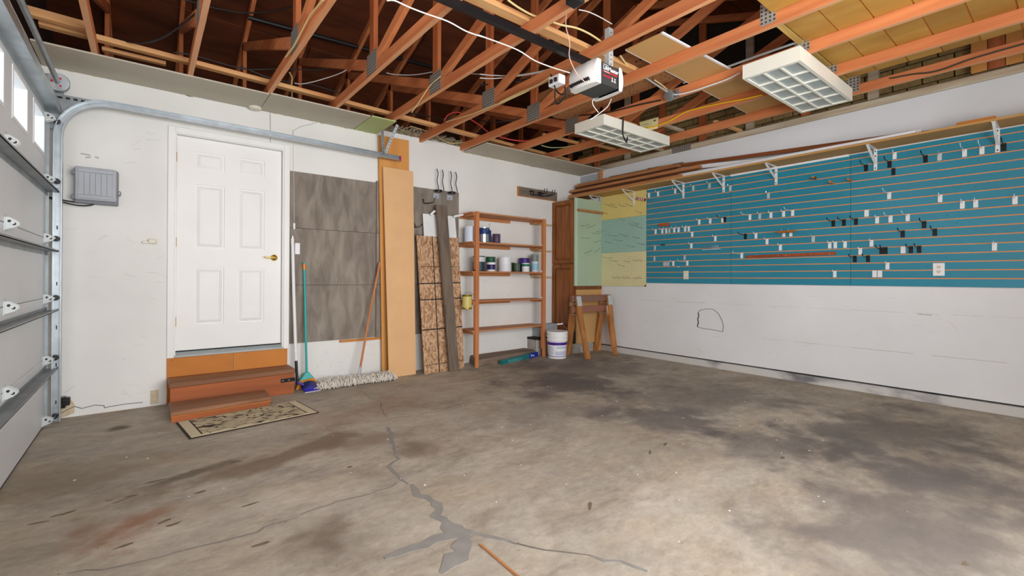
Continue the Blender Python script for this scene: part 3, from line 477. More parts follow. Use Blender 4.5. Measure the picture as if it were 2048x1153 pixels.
MB().beam((6.7042, -4.30, .852), (6.7042, -4.40, .848), .0015, .008, (1, 0, 0)).build('smudge', scuff, wall_right)

# floor cracks and the grey filler worked into them
rd = random.Random(12)
for ci, (wd, pts) in enumerate(CRACKS):
    P = []
    for a, b in zip(pts, pts[1:]):
        n = max(2, int(math.dist(a, b) / 0.06))
        for i in range(n):
            t = i / n; P.append((a[0] + (b[0] - a[0]) * t + rd.gauss(0, .006), a[1] + (b[1] - a[1]) * t + rd.gauss(0, .006)))
    P.append(pts[-1]); Lf = []; Rt = []
    for i, p in enumerate(P):
        q0, q1 = P[max(i - 1, 0)], P[min(i + 1, len(P) - 1)]; dx, dy = q1[0] - q0[0], q1[1] - q0[1]; L = math.hypot(dx, dy) or 1
        e = min(1.0, .35 + min(i, len(P) - 1 - i) / 3.0)
        h1, h2 = wd * rd.uniform(.2, .62) * e * (.6 if wd < .02 else .8), wd * rd.uniform(.2, .62) * e * (.6 if wd < .02 else 1)
        Lf.append((p[0] - dy / L * h1, p[1] + dx / L * h1)); Rt.append((p[0] + dy / L * h2, p[1] - dx / L * h2))
    mb = MB(); zt = .0012 + .0002 * ci
    for i in range(len(P) - 1): mb.hexa([(*Rt[i], .0002), (*Rt[i + 1], .0002), (*Lf[i + 1], .0002), (*Lf[i], .0002)], [(*Rt[i], zt), (*Rt[i + 1], zt), (*Lf[i + 1], zt), (*Lf[i], zt)])
    mb.build('crack_filler' if wd > .02 else 'crack', crack_fill if wd > .02 else crack_dark, floor)

spot_m = mat('dried oil spot', (112, 98, 78), .8, var=.15, scale=25)
rd = random.Random(31)
for i, (x, y) in enumerate(SPOTS):
    L, w, a = rd.uniform(.02, .05), rd.uniform(.006, .014), rd.uniform(-.2, .7); z = fz(x) + .0004; pl_ = []
    for j in range(11):
        t = 2 * math.pi * j / 11; k_ = rd.uniform(.65, 1.2); u, v = L * k_ * math.cos(t), w * k_ * math.sin(t); pl_.append((x + u * math.cos(a) - v * math.sin(a), y + u * math.sin(a) + v * math.cos(a)))
    MB().prism(pl_, 'z', z, z + .0004).build('oil_spot', spot_m, floor)
fk = MB()
for i in range(70):
    x, y = rd.uniform(2.2, 5.6), rd.uniform(-4.6, -1.6)
    if i < 12: x, y = rd.uniform(.7, 2.2), rd.uniform(-2.6, -.9)
    r_ = rd.uniform(.003, .008); z = fz(x); fk.prism([(x + r_ * math.cos(t) * rd.uniform(.5, 1.3), y + r_ * math.sin(t) * rd.uniform(.5, 1.3)) for t in (0, 1.2, 2.4, 3.7, 5)], 'z', z + .0005, z + .002)
fk.build('paint_flecks', mat('paint fleck', (232, 230, 224), .8), floor, kind='stuff')

# ---------------------------------------------------------------- ceiling strip left along the back wall
ceil = struct_empty('ceiling', 'leftover ceiling drywall strip along the back wall', 'ceiling', (3.5, 0, 2.885))
for x0, x1, y0, y1, m_, nm in [(.37, 1.930, -.515, -.002, strip_paint, 'drywall_panel'), (1.936, 2.890, -.545, -.002, strip_paint, 'drywall_panel'), (2.90, 3.172, -.56, -.002, green_board, 'green_panel'), (4.40, 6.70, -.545, -.002, strip_paint, 'drywall_panel')]:
    MB().box(x0, x1, y0, y1, 2.884, 2.8965).build(nm, m_, ceil)
m = MB(); rd = random.Random(5)
for i in range(46):
    x = rd.uniform(.5, 6.6)
    if 3.2 < x < 4.4: continue
    y = rd.choice([-.05, -.26, -.47]) + rd.gauss(0, .01); m.cyl((x, y, 2.8842), (x, y, 2.8832), .006, n=6)
m.build('screw_marks', scuff, ceil, kind='stuff')
m = MB()
for i in range(46):
    x = rd.uniform(.45, 6.6)
    if 3.15 < x < 4.35: continue
    m.beam((x, -.001, 2.884), (x + rd.uniform(.01, .05), -.001, 2.884 - rd.uniform(0, .006)), .003, rd.uniform(.003, .01), (0, 1, 0))
m.build('torn_paper_edge', beige_patch, ceil, kind='stuff')

# ---------------------------------------------------------------- roof, gables, attic enclosure
RZ = 4.79; RS = 0.356
def tz(y): return RZ - RS * abs(y + 1.5)
roof = struct_empty('roof', 'dark plywood roof sheathing seen through the trusses', 'roof', (3.5, -1.5, 4.9))
ov = 0.125  # decks below are added sheets that stop light leaking between sheathing
MB().hexa([(.0, -1.5, RZ + ov), (7.1, -1.5, RZ + ov), (7.1, 3.9, tz(3.9) + ov), (0, 3.9, tz(3.9) + ov)], [(0, -1.5, RZ + ov + .05), (7.1, -1.5, RZ + ov + .05), (7.1, 3.9, tz(3.9) + ov + .05), (0, 3.9, tz(3.9) + ov + .05)]).build('light_block_deck', soffit_dark, roof)
MB().hexa([(.0, -6.9, tz(-6.9) + ov), (7.1, -6.9, tz(-6.9) + ov), (7.1, -1.5, RZ + ov), (0, -1.5, RZ + ov)], [(0, -6.9, tz(-6.9) + ov + .05), (7.1, -6.9, tz(-6.9) + ov + .05), (7.1, -1.5, RZ + ov + .05), (0, -1.5, RZ + ov + .05)]).build('light_block_deck', soffit_dark, roof)
for side in (1, -1):
    y = 0.0; row = 0
    while y < 5.1:
        y1 = min(y + 1.14, 5.3); x = .2 - (1.22 if row % 2 else 0)
        while x < 7.0:
            a, b = max(x, .1), min(x + 2.43, 7.05)
            if b - a > .1:
                p = [(a, -1.5 + side * y, RZ - RS * y + .094), (b, -1.5 + side * y, RZ - RS * y + .094), (b, -1.5 + side * y1, RZ - RS * y1 + .094), (a, -1.5 + side * y1, RZ - RS * y1 + .094)]
                MB().hexa(p, [(q[0], q[1], q[2] + .012) for q in p]).build('sheathing_sheet', sheath, roof)
            x += 2.44
        y += 1.15; row += 1
gab = lambda: [(-6.9, 2.6), (3.9, 2.6), (3.9, tz(3.9) + .13), (-1.5, RZ + .13), (-6.9, tz(-6.9) + .13)]
g2 = [(-6.9, 2.901), (3.9, 2.901), (3.9, tz(3.9) + .13), (-1.5, RZ + .13), (-6.9, tz(-6.9) + .13)]
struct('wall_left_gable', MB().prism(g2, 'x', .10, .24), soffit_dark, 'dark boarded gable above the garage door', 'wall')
gable = struct('wall_right_gable', MB().prism(g2, 'x', 6.87, 7.0), mortar_m, 'brick gable above the right wall', 'wall')
struct('attic_closer_back', MB().box(.1, 7.0, 3.7, 3.85, 2.6, 3.2), soffit_dark, 'added dark board closing the attic beyond the back wall', 'wall')  # unseen closer added so no sky light leaks into the attic
struct('attic_closer_front', MB().box(.1, 7.0, -6.75, -6.6, 2.6, 3.2), soffit_dark, 'added dark board closing the attic over the front wall', 'wall')  # matching unseen closer at the front, added to keep light out
struct('attic_light_block', MB().box(.1, 7.0, .12, 3.85, 2.6, 2.64), soffit_dark, 'added sheet blocking light over the house beyond the back wall', 'ceiling')  # unseen sheet added to block light entering over the house
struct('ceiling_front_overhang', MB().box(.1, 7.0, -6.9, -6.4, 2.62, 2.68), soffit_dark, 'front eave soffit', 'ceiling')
bm0 = None
for r in range(12):
    z = 2.905 + r * .0745; y = -5.2 + (0.1125 if r % 2 else 0)
    while y < 0.0:
        if tz(y) > z + .05:
            if bm0 is None: bm0 = MB().box(6.835, 6.875, 0, .214, 0, .0645).build('brick', brick_m, gable, bevel=.004); bm0.location = (0, y, z); b_ = bm0
            else: b_ = bm0.copy(); COL.objects.link(b_); b_.location = (random.uniform(-.004, .004), y, z)
        y += .2245

# ---------------------------------------------------------------- trusses
chord_under = wood('overspray on chord underside', (218, 166, 122), 'y', rgb2=(208, 140, 94), rnd=.05)
def chord(mb, x, y0, y1, dz=0): mb.box(x - .038, x, y0, y1, ZC + dz, ZC + dz + .089)
def truss(k):
    x = TX + SP * k; xc = x - .019
    nm = {0: 'roof truss nearest the garage door wall', 9: 'roof truss nearest the brick gable, above the teal slat wall'}.get(k, '%s roof truss counted from the garage door' % ORD[k])
    t = thing('roof_truss', 'orange timber ' + nm, 'truss', (x, -1.5, ZC), 'exposed roof trusses')
    b = MB(); chord(b, x, -6.5, 3.5); b.build('bottom_chord', fir_y, t, bevel=.003); MB().box(x - .037, x - .001, -6.5, -.0, ZC - .0006, ZC + .001).build('painted_underside', chord_under, t)
    for s in (1, -1):
        ye = -1.5 + s * 5.2
        MB().beam((xc, ye, tz(ye) + .045), (xc, -1.5, RZ + .045), .038, .085).build('top_chord', fir_y, t)
        MB().beam((xc, -1.5 + s * .08, ZC + .11), (xc, -1.5 + s * 2.45, tz(-1.5 + s * 2.45) - .01), .037, .089).build('web', fir_y, t, bevel=.003)
        ys = -1.5 + s * 2.43
        MB().box(x - .0375, x - .0005, ys - .045, ys + .045, ZC + .089, tz(ys) + .01).build('web', fir_z, t)
        for sx in (x - .0395, x + .0008):
            MB().box(sx, sx + .0012, ys - .05, ys + .05, ZC + .02, ZC + .18).build('nail_plate', plate_m, t)
    MB().box(x - .0375, x - .0005, -1.545, -1.455, ZC + .089, RZ + .03).build('king_post', fir_z, t)
    for sx in (x - .0395, x + .0008):
        MB().box(sx, sx + .0012, -1.61, -1.40, ZC + .008, ZC + .19).build('nail_plate', plate_m, t)
    return t
for k in range(10): truss(k)
# gable truss standing on the right wall, overspray-white
t = thing('gable_truss', 'whitewashed gable truss lying along the top of the right wall', 'truss', (6.78, -1.5, 2.9))
MB().box(6.735, 6.83, -6.5, 3.4, 2.903, 2.992).build('bottom_chord', fir_pale, t, bevel=.012)
for i in range(-4, 4):
    y = -1.5 + i * .61
    MB().box(6.79, 6.832, y - .045, y + .045, 2.992, tz(y)).build('stud', fir_pale if i in (-4, -2, 1) else fir_z, t)
MB().box(6.7335, 6.735, -1.98, -1.70, 2.905, 2.99).build('nail_plate', plate_m, t)
for s in (1, -1): MB().beam((6.81, -1.5 + s * 5.1, tz(-1.5 + s * 5.1) + .045), (6.81, -1.5, RZ + .045), .038, .085).build('top_chord', fir_y, t)
# runners nailed across the trusses
def board(name, label, p0, p1, w, h, m_, group=None, side=(0, 1, 0), cat='lumber', bevel=.003):
    c = Vector(p0); mb = MB().beam(p0, p1, w, h, side); o = thing_mesh(name, mb, m_, label, cat, (c.x, c.y, c.z), group, bevel); return o
def thing_mesh(name, mb, m_, label, cat, loc, group=None, bevel=0.0, smooth=False):
    o = mb.build(name, m_, None, bevel=bevel, smooth=smooth)
    o.data.transform(Matrix.Translation(-Vector(loc))); o.location = loc
    return tag(o, label, cat, group)
zr = ZC + .089
board('runner_board', 'pale two-by-four runner laid across the trusses near the back wall', (.42, -.56, zr + .02), (6.15, -.28, zr + .02), .07, .039, fir_x)
board('lumber_scrap', 'short dark board lying behind the runner by the garage door', (.75, -.36, zr + .015), (1.16, -.36, zr + .015), .05, .03, fir_x)
board('runner_board', 'pale runner crossing the trusses beside the garage door opener', (1.6, -2.79, zr + .02), (4.46, -2.80, zr + .02), .085, .039, fir_x)
board('header_runner', 'brown cross board above the garage door corner', (.38, -.70, zr + .03), (.70, -.68, zr + .03), .06, .06, fir_x)
for (x0, x1, y) in [(5.02, 5.55, -.98), (5.62, 6.15, -1.1), (5.02, 5.56, -1.9), (5.62, 6.16, -2.15), (6.23, 6.72, -1.5), (6.23, 6.72, -2.6)]:
    lb = 'short stick spanning two trusses %s' % {-.98: 'just behind the nearer light fixture end', -1.1: 'near the lumber shelf corner', -1.9: 'above the far light fixture', -2.15: 'right of the far light fixture', -1.5: 'against the gable above the lumber pile', -2.6: 'against the gable between the two light fixtures'}[y]
    board('stick', lb, (x0 - .05, y, zr + .016), (x1 + .05, y - .03, zr + .016), .045, .03, fir_pale if y in (-1.5, -2.15) else fir_x)
# ---------------------------------------------------------------- house door
door = struct_empty('door_1', 'white six-panel house door above wooden steps', 'door', (1.705, 0, .43))
MB().box(1.188, 1.243, -.018, .0, .42, 2.571).build('casing', door_paint, door, bevel=.004)
MB().box(2.168, 2.2226, -.018, .0, .42, 2.571).build('casing', door_paint, door, bevel=.004)
MB().box(1.243, 2.168, -.018, .0, 2.513, 2.571).build('casing', door_paint, door, bevel=.004)
jm = MB().box(1.236, 1.252, -.004, .11, .44, 2.525).box(2.158, 2.174, -.004, .11, .44, 2.525).box(1.252, 2.158, -.004, .11, 2.508, 2.525); jm.build('jamb', door_paint, door)
MB().hexa([(1.245, -.03, .425), (2.17, -.03, .425), (2.17, .11, .425), (1.245, .11, .425)], [(1.245, -.022, .437), (2.17, -.022, .437), (2.17, .11, .468), (1.245, .11, .468)]).build('threshold', galv_lt, door)
MB().box(1.256, 2.154, .035, .06, .466, .476).build('weather_strip', rubber, door)
Y0, Y1 = .045, .085; cols = [(1.40, 1.64), (1.757, 1.994)]; rows = [(.714, 1.262), (1.45, 2.064), (2.21, 2.376)]
sl = MB(); xs = [1.256, 1.40, 1.64, 1.757, 1.994, 2.154]
for a, b in ((0, 1), (2, 3), (4, 5)): sl.box(xs[a], xs[b], Y0, Y1, .477, 2.505)
zz = [.477, .714, 1.262, 1.45, 2.064, 2.21, 2.376, 2.505]
for a, b in ((0, 1), (2, 3), (4, 5), (6, 7)):
    for c0, c1 in cols: sl.box(c0, c1, Y0, Y1, zz[a], zz[b])
slab = sl.build('door_slab', door_paint, door)
for c0, c1 in cols:
    for z0, z1 in rows:
        p = MB().box(c0, c1, Y0 + .014, Y1 - .002, z0, z1)
        i0, i1 = .012, .042
        p.hexa([(c0 + i0, Y0 + .015, z0 + i0), (c1 - i0, Y0 + .015, z0 + i0), (c1 - i0, Y0 + .015, z1 - i0), (c0 + i0, Y0 + .015, z1 - i0)][::-1], [(c0 + i1, Y0 + .003, z0 + i1), (c1 - i1, Y0 + .003, z0 + i1), (c1 - i1, Y0 + .003, z1 - i1), (c0 + i1, Y0 + .003, z1 - i1)][::-1])
        p.build('raised_panel', door_paint, slab)
h = MB().lathe([(.004, 0), (.033, 0), (.033, .006), (.02, .012), (.012, .012), (.012, .045), (.004, .045)], (0, 0, 0), 20)
h.v = [(2.087 + x, Y0 - z, 1.378 + y) for x, y, z in h.v]
h.tube([(2.087, Y0 - .045, 1.378), (2.06, Y0 - .05, 1.380), (2.02, Y0 - .05, 1.375), (1.99, Y0 - .048, 1.385)], [.011, .010, .009, .007], 10, 4)
h.build('door_handle', brass, door, smooth=True)
for z in (.75, 1.5, 2.3): MB().cyl((1.252, .04, z - .045), (1.252, .04, z + .045), .007, n=8).build('hinge_pin', brass, door)

# ---------------------------------------------------------------- steps
k = thing('kick_board', 'orange plywood kick boards under the house door', 'panel', (1.7, -.01, .0))
MB().box(1.190, 1.713, -.016, -.001, .0, .421).build('plywood_board', kick_w, k)
MB().box(1.717, 2.208, -.016, -.001, .0, .421).build('plywood_board', kick_w, k)
mm = MB()
for x, z in [(1.225, .40), (1.55, .40), (1.83, .405), (2.19, .40)]: mm.cyl((x, -.0175, z), (x, -.016, z), .004, n=6)
mm.build('screw_heads', dark_line, k, kind='stuff')
s = thing('wooden_step', 'upper wooden step with a worn tread under the house door', 'step', (1.7, -.15, 0))
def quad4(xl, xr, yl, yr, z0, z1, back=-.018):   # a board whose front edge runs slightly askew
    return MB().hexa([(xl, yl, z0), (xr, yr, z0), (xr, back, z0), (xl, back, z0)], [(xl, yl, z1), (xr, yr, z1), (xr, back, z1), (xl, back, z1)])
quad4(1.196, 2.222, -.335, -.285, .203, .248).build('tread', step_worn, s, bevel=.006)
MB().hexa([(1.204, -.327, .0), (2.218, -.277, .0), (2.218, -.25, .0), (1.204, -.29, .0)], [(1.204, -.327, .203), (2.218, -.277, .203), (2.218, -.25, .203), (1.204, -.29, .203)]).build('riser', step_w, s, bevel=.003)
MB().box(1.21, 1.248, -.29, -.018, 0, .203).build('side_board', step_w, s); MB().box(2.18, 2.216, -.25, -.018, 0, .203).build('side_board', step_w, s)
br = MB().hexa([(2.09, -.2875, .121), (2.222, -.2815, .121), (2.222, -.277, .121), (2.09, -.283, .121)], [(2.09, -.2875, .158), (2.222, -.2815, .158), (2.222, -.277, .158), (2.09, -.283, .158)]).build('metal_strap', black_mt, s)
for x in (2.108, 2.165): MB().cyl((x, -.29, .14), (x, -.284, .14), .0055, n=8).build('screw', chrome, br)
s = thing('wooden_step', 'lower wooden step nearest the doormat', 'step', (1.56, -.5, 0))
MB().hexa([(1.193, -.712, .052), (1.937, -.655, .052), (1.937, -.345, .052), (1.193, -.345, .052)], [(1.193, -.712, .088), (1.937, -.655, .088), (1.937, -.345, .088), (1.193, -.345, .088)]).build('tread', step_worn, s, bevel=.006)
MB().hexa([(1.197, -.708, .045), (1.937, -.651, .045), (1.937, -.345, .045), (1.197, -.345, .045)], [(1.197, -.708, .052), (1.937, -.651, .052), (1.937, -.345, .052), (1.197, -.345, .052)]).build('packing_strip', kick_w, s)
MB().hexa([(1.200, -.700, 0), (1.925, -.645, 0), (1.925, -.60, 0), (1.200, -.66, 0)], [(1.200, -.700, .045), (1.925, -.645, .045), (1.925, -.60, .045), (1.200, -.66, .045)]).build('riser', step_w, s)
MB().box(1.200, 1.235, -.66, -.35, 0, .045).build('side_board', step_w, s); MB().box(1.89, 1.925, -.60, -.35, 0, .045).build('side_board', step_w, s)

# doormat
rug = thing('doormat', 'beige doormat with dark stone pattern before the steps', 'doormat', (1.72, -.945, 0))
ang = math.atan2(-.603 + .764, 2.14 - 1.256) * .62
def rug_piece(nm, u0, u1, v0, v1, z0, z1, m_):
    o = MB().box(u0, u1, v0, v1, z0, z1); o.v = [(x + 1.72, y - .945, z) for x, y, z in o.v]; o = o.build(nm, m_, rug); o.rotation_euler = (0, 0, ang); return o
rug_piece('binding', -.465, .465, -.255, .255, .001, .008, rug_dark)
rug_piece('border', -.452, .452, -.243, .25, .002, .011, rug_plain)
rug_piece('inner_line', -.385, .385, -.215, .235, .003, .0118, rug_dark)
rug_piece('woven_field', -.375, .375, -.222, .242, .004, .0125, rug_m)

# ---------------------------------------------------------------- garage door
gd = thing('garage_door', 'white steel sectional garage door with a row of small windows', 'garage door', (.40, -2.95, 0))
GY0, GY1 = -5.66, -.215
zs = [.012, .526, 1.003, 1.474, 1.932, 2.50]
for i in range(4):
    MB().box(.372, .42, GY0, GY1, zs[i] + .0015, zs[i + 1] - .0015).build('door_section', gdoor_m, gd, bevel=.003)
ts = MB().box(.372, .42, GY0, GY1, 1.9335, 2.097).box(.372, .42, GY0, GY1, 2.414, 2.50)
wins = [(-.74 - .64 * i, -.30 - .64 * i) for i in range(8)]
ed = [GY0] + sorted([v for w in wins for v in w]) + [GY1]
for a, b in zip(ed[::2], ed[1::2]): ts.box(.372, .42, a, b, 2.097, 2.414)
top = ts.build('door_section', gdoor_m, gd)
for a, b in wins:
    f = MB()
    for (y0, y1, z0, z1) in ((a, a + .022, 2.097, 2.414), (b - .022, b, 2.097, 2.414), (a + .022, b - .022, 2.097, 2.119), (a + .022, b - .022, 2.392, 2.414)): f.box(.33, .424, y0, y1, z0, z1)
    f.box(.345, .36, a + .022, b - .022, 2.25, 2.262).box(.345, .36, (a + b) / 2 - .006, (a + b) / 2 + .006, 2.119, 2.392)
    wf_ = f.build('window_frame', white_mt, top)
    MB().box(.336, .340, a + .022, b - .022, 2.119, 2.392).build('pane', glass, top)
MB().box(.375, .417, GY0, GY1, 0, .012).build('bottom_seal', rubber, gd)
for z in (.435, .90, 1.37, 1.845):
    MB().box(.4202, .49, GY0 + .02, GY1 + .08, z, z + .004).box(.4202, .424, GY0 + .02, GY1 + .08, z - .03, z + .03).box(.486, .49, GY0 + .02, GY1 + .08, z, z + .014).build('stiffener', galv_d, gd)
MB().box(.4202, .50, GY0 + .02, GY1 + .06, 2.476, 2.48).box(.496, .50, GY0 + .02, GY1 + .06, 2.48, 2.535).box(.4202, .424, GY0 + .02, GY1 + .06, 2.44, 2.476).build('top_stiffener', galv, gd)
def hinge(y, z, roller):
    m = MB().prism([(y - .03, z - .045), (y + .03, z - .045), (y + .03, z + .03), (y, z + .05), (y - .03, z + .03)], 'x', .4201, .4245)
    pf = [(.4245, z + .032), (.44, z + .03), (.474, z + .008), (.476, z - .010), (.46, z - .026), (.4245, z - .04)]
    m.prism(pf, 'y', y - .022, y - .018).prism(pf, 'y', y + .018, y + .022)
    m.cyl((.452, y - .024, z), (.452, y + .024, z), .009, n=10)
    h = m.build('hinge', galv_lt, gd)
    MB().cyl((.440, y - .0228, z + .008), (.440, y - .0222, z + .008), .008, n=10).build('pin_hole', black_pl, h); MB().cyl((.458, y - .0228, z - .006), (.458, y - .0222, z - .006), .009, n=10).build('pin_hole', black_pl, h)
    if roller:
        MB().cyl((.475, y + .02, z), (.475, y + .085, z), .006, n=8).build('roller_stem', chrome, h); MB().cyl((.475, y + .085, z), (.475, y + .105, z), .022, n=14).build('roller', black_pl, h)
for z in zs[1:5] + [.06, 2.41]:
    hinge(-.262, z, True)
    if .1 < z < 2.4:
        for y in (-1.52, -2.95, -4.4): hinge(y, z + .0, False)

# track beside the door
tr = thing('garage_track', 'galvanised roller track curving up beside the house door', 'track', (.48, -.14, 0))
path = [(.482, .015), (.482, 1.2), (.482, 2.30)] + [(.482 + .32 * (1 - math.cos(R(a))), 2.30 + .32 * math.sin(R(a))) for a in range(9, 91, 9)] + [(2.0, 2.615), (3.41, 2.600)]
def sweep(n0, n1, y0, y1, pth=path):
    P = []
    for i, p in enumerate(pth):
        q0, q1 = pth[max(i - 1, 0)], pth[min(i + 1, len(pth) - 1)]; d = Vector((q1[0] - q0[0], q1[1] - q0[1])).normalized(); nx, nz = -d.y, d.x
        P.append([(p[0] + nx * a, b, p[1] + nz * a) for a, b in ((n0, y0), (n1, y0), (n1, y1), (n0, y1))])
    m = MB(); vs = [v for q in P for v in q]; fs = []
    for i in range(len(P) - 1):
        for j in range(4): fs.append((4 * i + j, 4 * i + (j + 1) % 4, 4 * i + 4 + (j + 1) % 4, 4 * i + 4 + j))
    fs += [(3, 2, 1, 0), (len(vs) - 4, len(vs) - 3, len(vs) - 2, len(vs) - 1)]
    return m.add(vs, fs)
m = MB()
for a in [(-.027, .027, -.1405, -.1375), (-.027, -.0235, -.178, -.1375), (.0235, .027, -.178, -.1375), (-.027, -.020, -.181, -.178), (.020, .027, -.181, -.178)]:
    q = sweep(*a); m.add(q.v, q.f)
m.build('channel', galv, tr)
MB().box(3.402, 3.412, -.182, -.136, 2.570, 2.630).build('end_tip', mat('magenta paint', (196, 40, 120), .5), tr)
fl = MB().box(.362, .43, -.1365, -.1335, .02, 2.42).box(.362, .366, -.1335, -.075, .02, 2.42); fl.build('jamb_angle', galv_d, tr)
MB().prism([(.40, 2.36), (.45, 2.36), (.465, 2.42), (.505, 2.50), (.555, 2.556), (.63, 2.60), (.40, 2.60)], 'y', -.118, -.115).build('flag_plate', galv_d, tr)
pa = MB().box(.40, .80, -.118, -.114, 2.60, 2.645).box(.40, .80, -.114, -.08, 2.641, 2.645); pa = pa.build('perforated_angle', galv_d, tr)
for i in range(8): MB().box(.43 + i * .045, .455 + i * .045, -.1186, -.1179, 2.613, 2.630).build('slot', dark_line, pa)
hb = MB().beam((3.185, -.15, 2.90), (3.20, -.15, 2.63), .004, .034, (0, 1, 0)).beam((3.185, -.135, 2.90), (3.20, -.135, 2.63), .03, .004, (0, 1, 0)).beam((3.325, -.26, 2.965), (3.225, -.15, 2.645), .004, .032, (0, 1, 0)).beam((3.195, -.15, 2.628), (3.335, -.15, 2.616), .004, .03, (0, 1, 0))
hb = hb.build('hanger_angle', galv_d, tr)
m = MB()
for i in range(9):
    f = i / 9 + .05; m.cyl((3.1855 + .015 * f, -.1535, 2.89 - .26 * f), (3.1855 + .015 * f, -.1518, 2.89 - .26 * f), .005, n=6); m.cyl((3.32 - .1 * f, -.256 + .106 * f - .004, 2.95 - .31 * f), (3.32 - .1 * f, -.256 + .106 * f, 2.95 - .31 * f), .005, n=6)
m.build('holes', dark_line, hb, kind='stuff')
for z in (.15, .45, .75, 1.1, 1.55, 1.85): MB().box(.475, .482, -.1412, -.1404, z, z + .03).build('slot', dark_line, tr)

tor = thing('torsion_shaft', 'dark torsion shaft with a cable drum above the garage door', 'shaft', (.49, -2.9, 2.69))
MB().cyl((.49, -5.6, 2.69), (.49, -.19, 2.69), .0165, n=14).build('shaft_tube', galv_d, tor, smooth=False)
d = MB(); d.lathe([(.02, 0), (.068, 0), (.072, .008), (.06, .012), (.055, .03), (.06, .05), (.066, .056), (.02, .056)], (0, 0, 0), 28); d.v = [(.49 + x, -.285 + z, 2.69 + y) for x, y, z in d.v]
smooth_by_angle(d.build('cable_drum', galv, tor))
for a in (60, 180, 300): MB().cyl((.49 + .033 * math.cos(R(a)), -.296, 2.69 + .033 * math.sin(R(a))), (.49 + .033 * math.cos(R(a)), -.284, 2.69 + .033 * math.sin(R(a))), .007, n=8).build('set_screw', red_print, tor)
MB().box(.362, .52, -.2185, -.2155, 2.60, 2.76).box(.362, .366, -.2155, -.17, 2.60, 2.76).build('bearing_plate', galv_d, tor)
thing_mesh('mounting_block', MB().box(.361, .400, -.62, -.30, 2.58, 2.78), fir_z, 'reddish wood block behind the cable drum', 'block', (.38, -.46, 2.58))

# safety sensor low on the track
se = thing('safety_sensor', 'black safety sensor low beside the garage track', 'sensor', (.50, -.12, .12))
MB().box(.512, .56, -.16, -.09, .13, .19).build('body', black_pl, se, bevel=.006); MB().box(.511, .535, -.17, -.08, .115, .13).box(.511, .535, -.165, -.10, .19, .20).build('bracket', black_mt, se)
MB().cyl((.535, -.175, .16), (.535, -.16, .16), .014, n=12).build('lens', black_mt, se)

# electrical enclosure
eb = thing('utility_enclosure', 'grey ribbed plastic utility box on the white back wall', 'utility box', (.705, -.0, 1.78))
MB().box(.568, .846, -.075, -.0005, 1.785, 2.082).build('body', grey_pl_d, eb, bevel=.012, seg=2)
cv = MB().box(.574, .836, -.118, -.0755, 1.808, 2.083).build('cover', grey_pl, eb, bevel=.016, seg=3)
for i in range(6): MB().box(.597 + i * .0355, .6305 + i * .0355, -.1225, -.1182, 1.852, 2.035).build('rib_panel', grey_pl, cv, bevel=.0015)
MB().box(.594, .815, -.126, -.1182, 2.038, 2.066).build('raised_bar', grey_pl, cv, bevel=.003); MB().box(.594, .815, -.126, -.1182, 1.822, 1.849).build('raised_bar', grey_pl, cv, bevel=.003)
for z in (1.83, 2.03): MB().box(.557, .575, -.10, -.07, z - .018, z + .022).build('hinge_lug', grey_pl_d, eb, bevel=.003)
MB().box(.836, .86, -.105, -.085, 1.872, 1.882).tube([(.838, -.095, 1.90), (.856, -.095, 1.905), (.862, -.095, 1.89), (.858, -.095, 1.868), (.84, -.095, 1.862)], .004, 6, 3).build('latch', grey_pl_d, eb)
thing_mesh('power_cable', MB().tube([(.37, -.05, 1.83), (.44, -.05, 1.81), (.53, -.05, 1.795), (.60, -.04, 1.79), (.64, -.03, 1.80)], .0055, 8, 4), wire_blk, 'short black cable entering the utility box, upper of two', 'cable', (.5, -.05, 1.79))
thing_mesh('power_cable', MB().tube([(.37, -.065, 1.835), (.44, -.065, 1.80), (.54, -.065, 1.772), (.62, -.055, 1.765), (.68, -.045, 1.78), (.695, -.04, 1.80)], .0055, 8, 4), wire_blk, 'drooping black cable entering the utility box, lower of two', 'cable', (.5, -.065, 1.76))
pb = thing('opener_button', 'small cream opener button beside the house door', 'switch', (1.06, 0, 1.47))
MB().box(1.006, 1.113, -.022, -.0005, 1.470, 1.495).build('base_plate', cream_pl, pb, bevel=.004); MB().box(1.05, 1.108, -.034, -.022, 1.472, 1.515).build('push_button', cream_pl, pb, bevel=.006)
sm = thing('smoke_detector', 'small cream plastic cover under the ceiling strip', 'cover', (1.88, -.05, 2.85))
MB().lathe([(.01, -.03), (.05, -.022), (.06, -.004), (.06, -.0005), (.01, -.0005)], (1.885, -.07, 2.884), 18).build('shell', cream_pl, sm)

# ---------------------------------------------------------------- grey plywood on the back wall
pw = thing('plywood_backboard', 'weathered grey plywood boards screwed beside the house door', 'panel', (2.7, -.01, .46))
MB().box(2.23, 3.29, -.006, -.0004, .475, 2.30).build('dark_backing', dark_line, pw)  # dark sheet added behind the boards, shades the joints by colour
for z0, z1 in [(.468, 1.0865), (1.0905, 1.6985), (1.7025, 2.305)]: MB().box(2.228, 3.168, -.016, -.0062, z0, z1).build('plywood_board', grey_ply, pw)
for z0, z1 in [(.462, 1.086), (1.091, 1.698), (1.703, 2.325)]: MB().box(3.176, 3.30, -.022, -.0062, z0, z1).build('plywood_board', grey_ply, pw)
MB().box(3.168, 3.176, -.026, -.0005, .47, 2.32).build('edge_strip', plank_w, pw)
mm = MB(); rd = random.Random(9)
for z in (.52, 1.03, 1.14, 1.65, 1.75, 2.25):
    for x in (2.3, 2.52, 2.75, 2.95, 3.12):
        xx, z_ = x + rd.gauss(0, .02), z + rd.gauss(0, .012); mm.cyl((xx, -.0166, z_), (xx, -.016, z_), .004, n=6)
mm.build('screw_heads', dark_line, pw, kind='stuff')
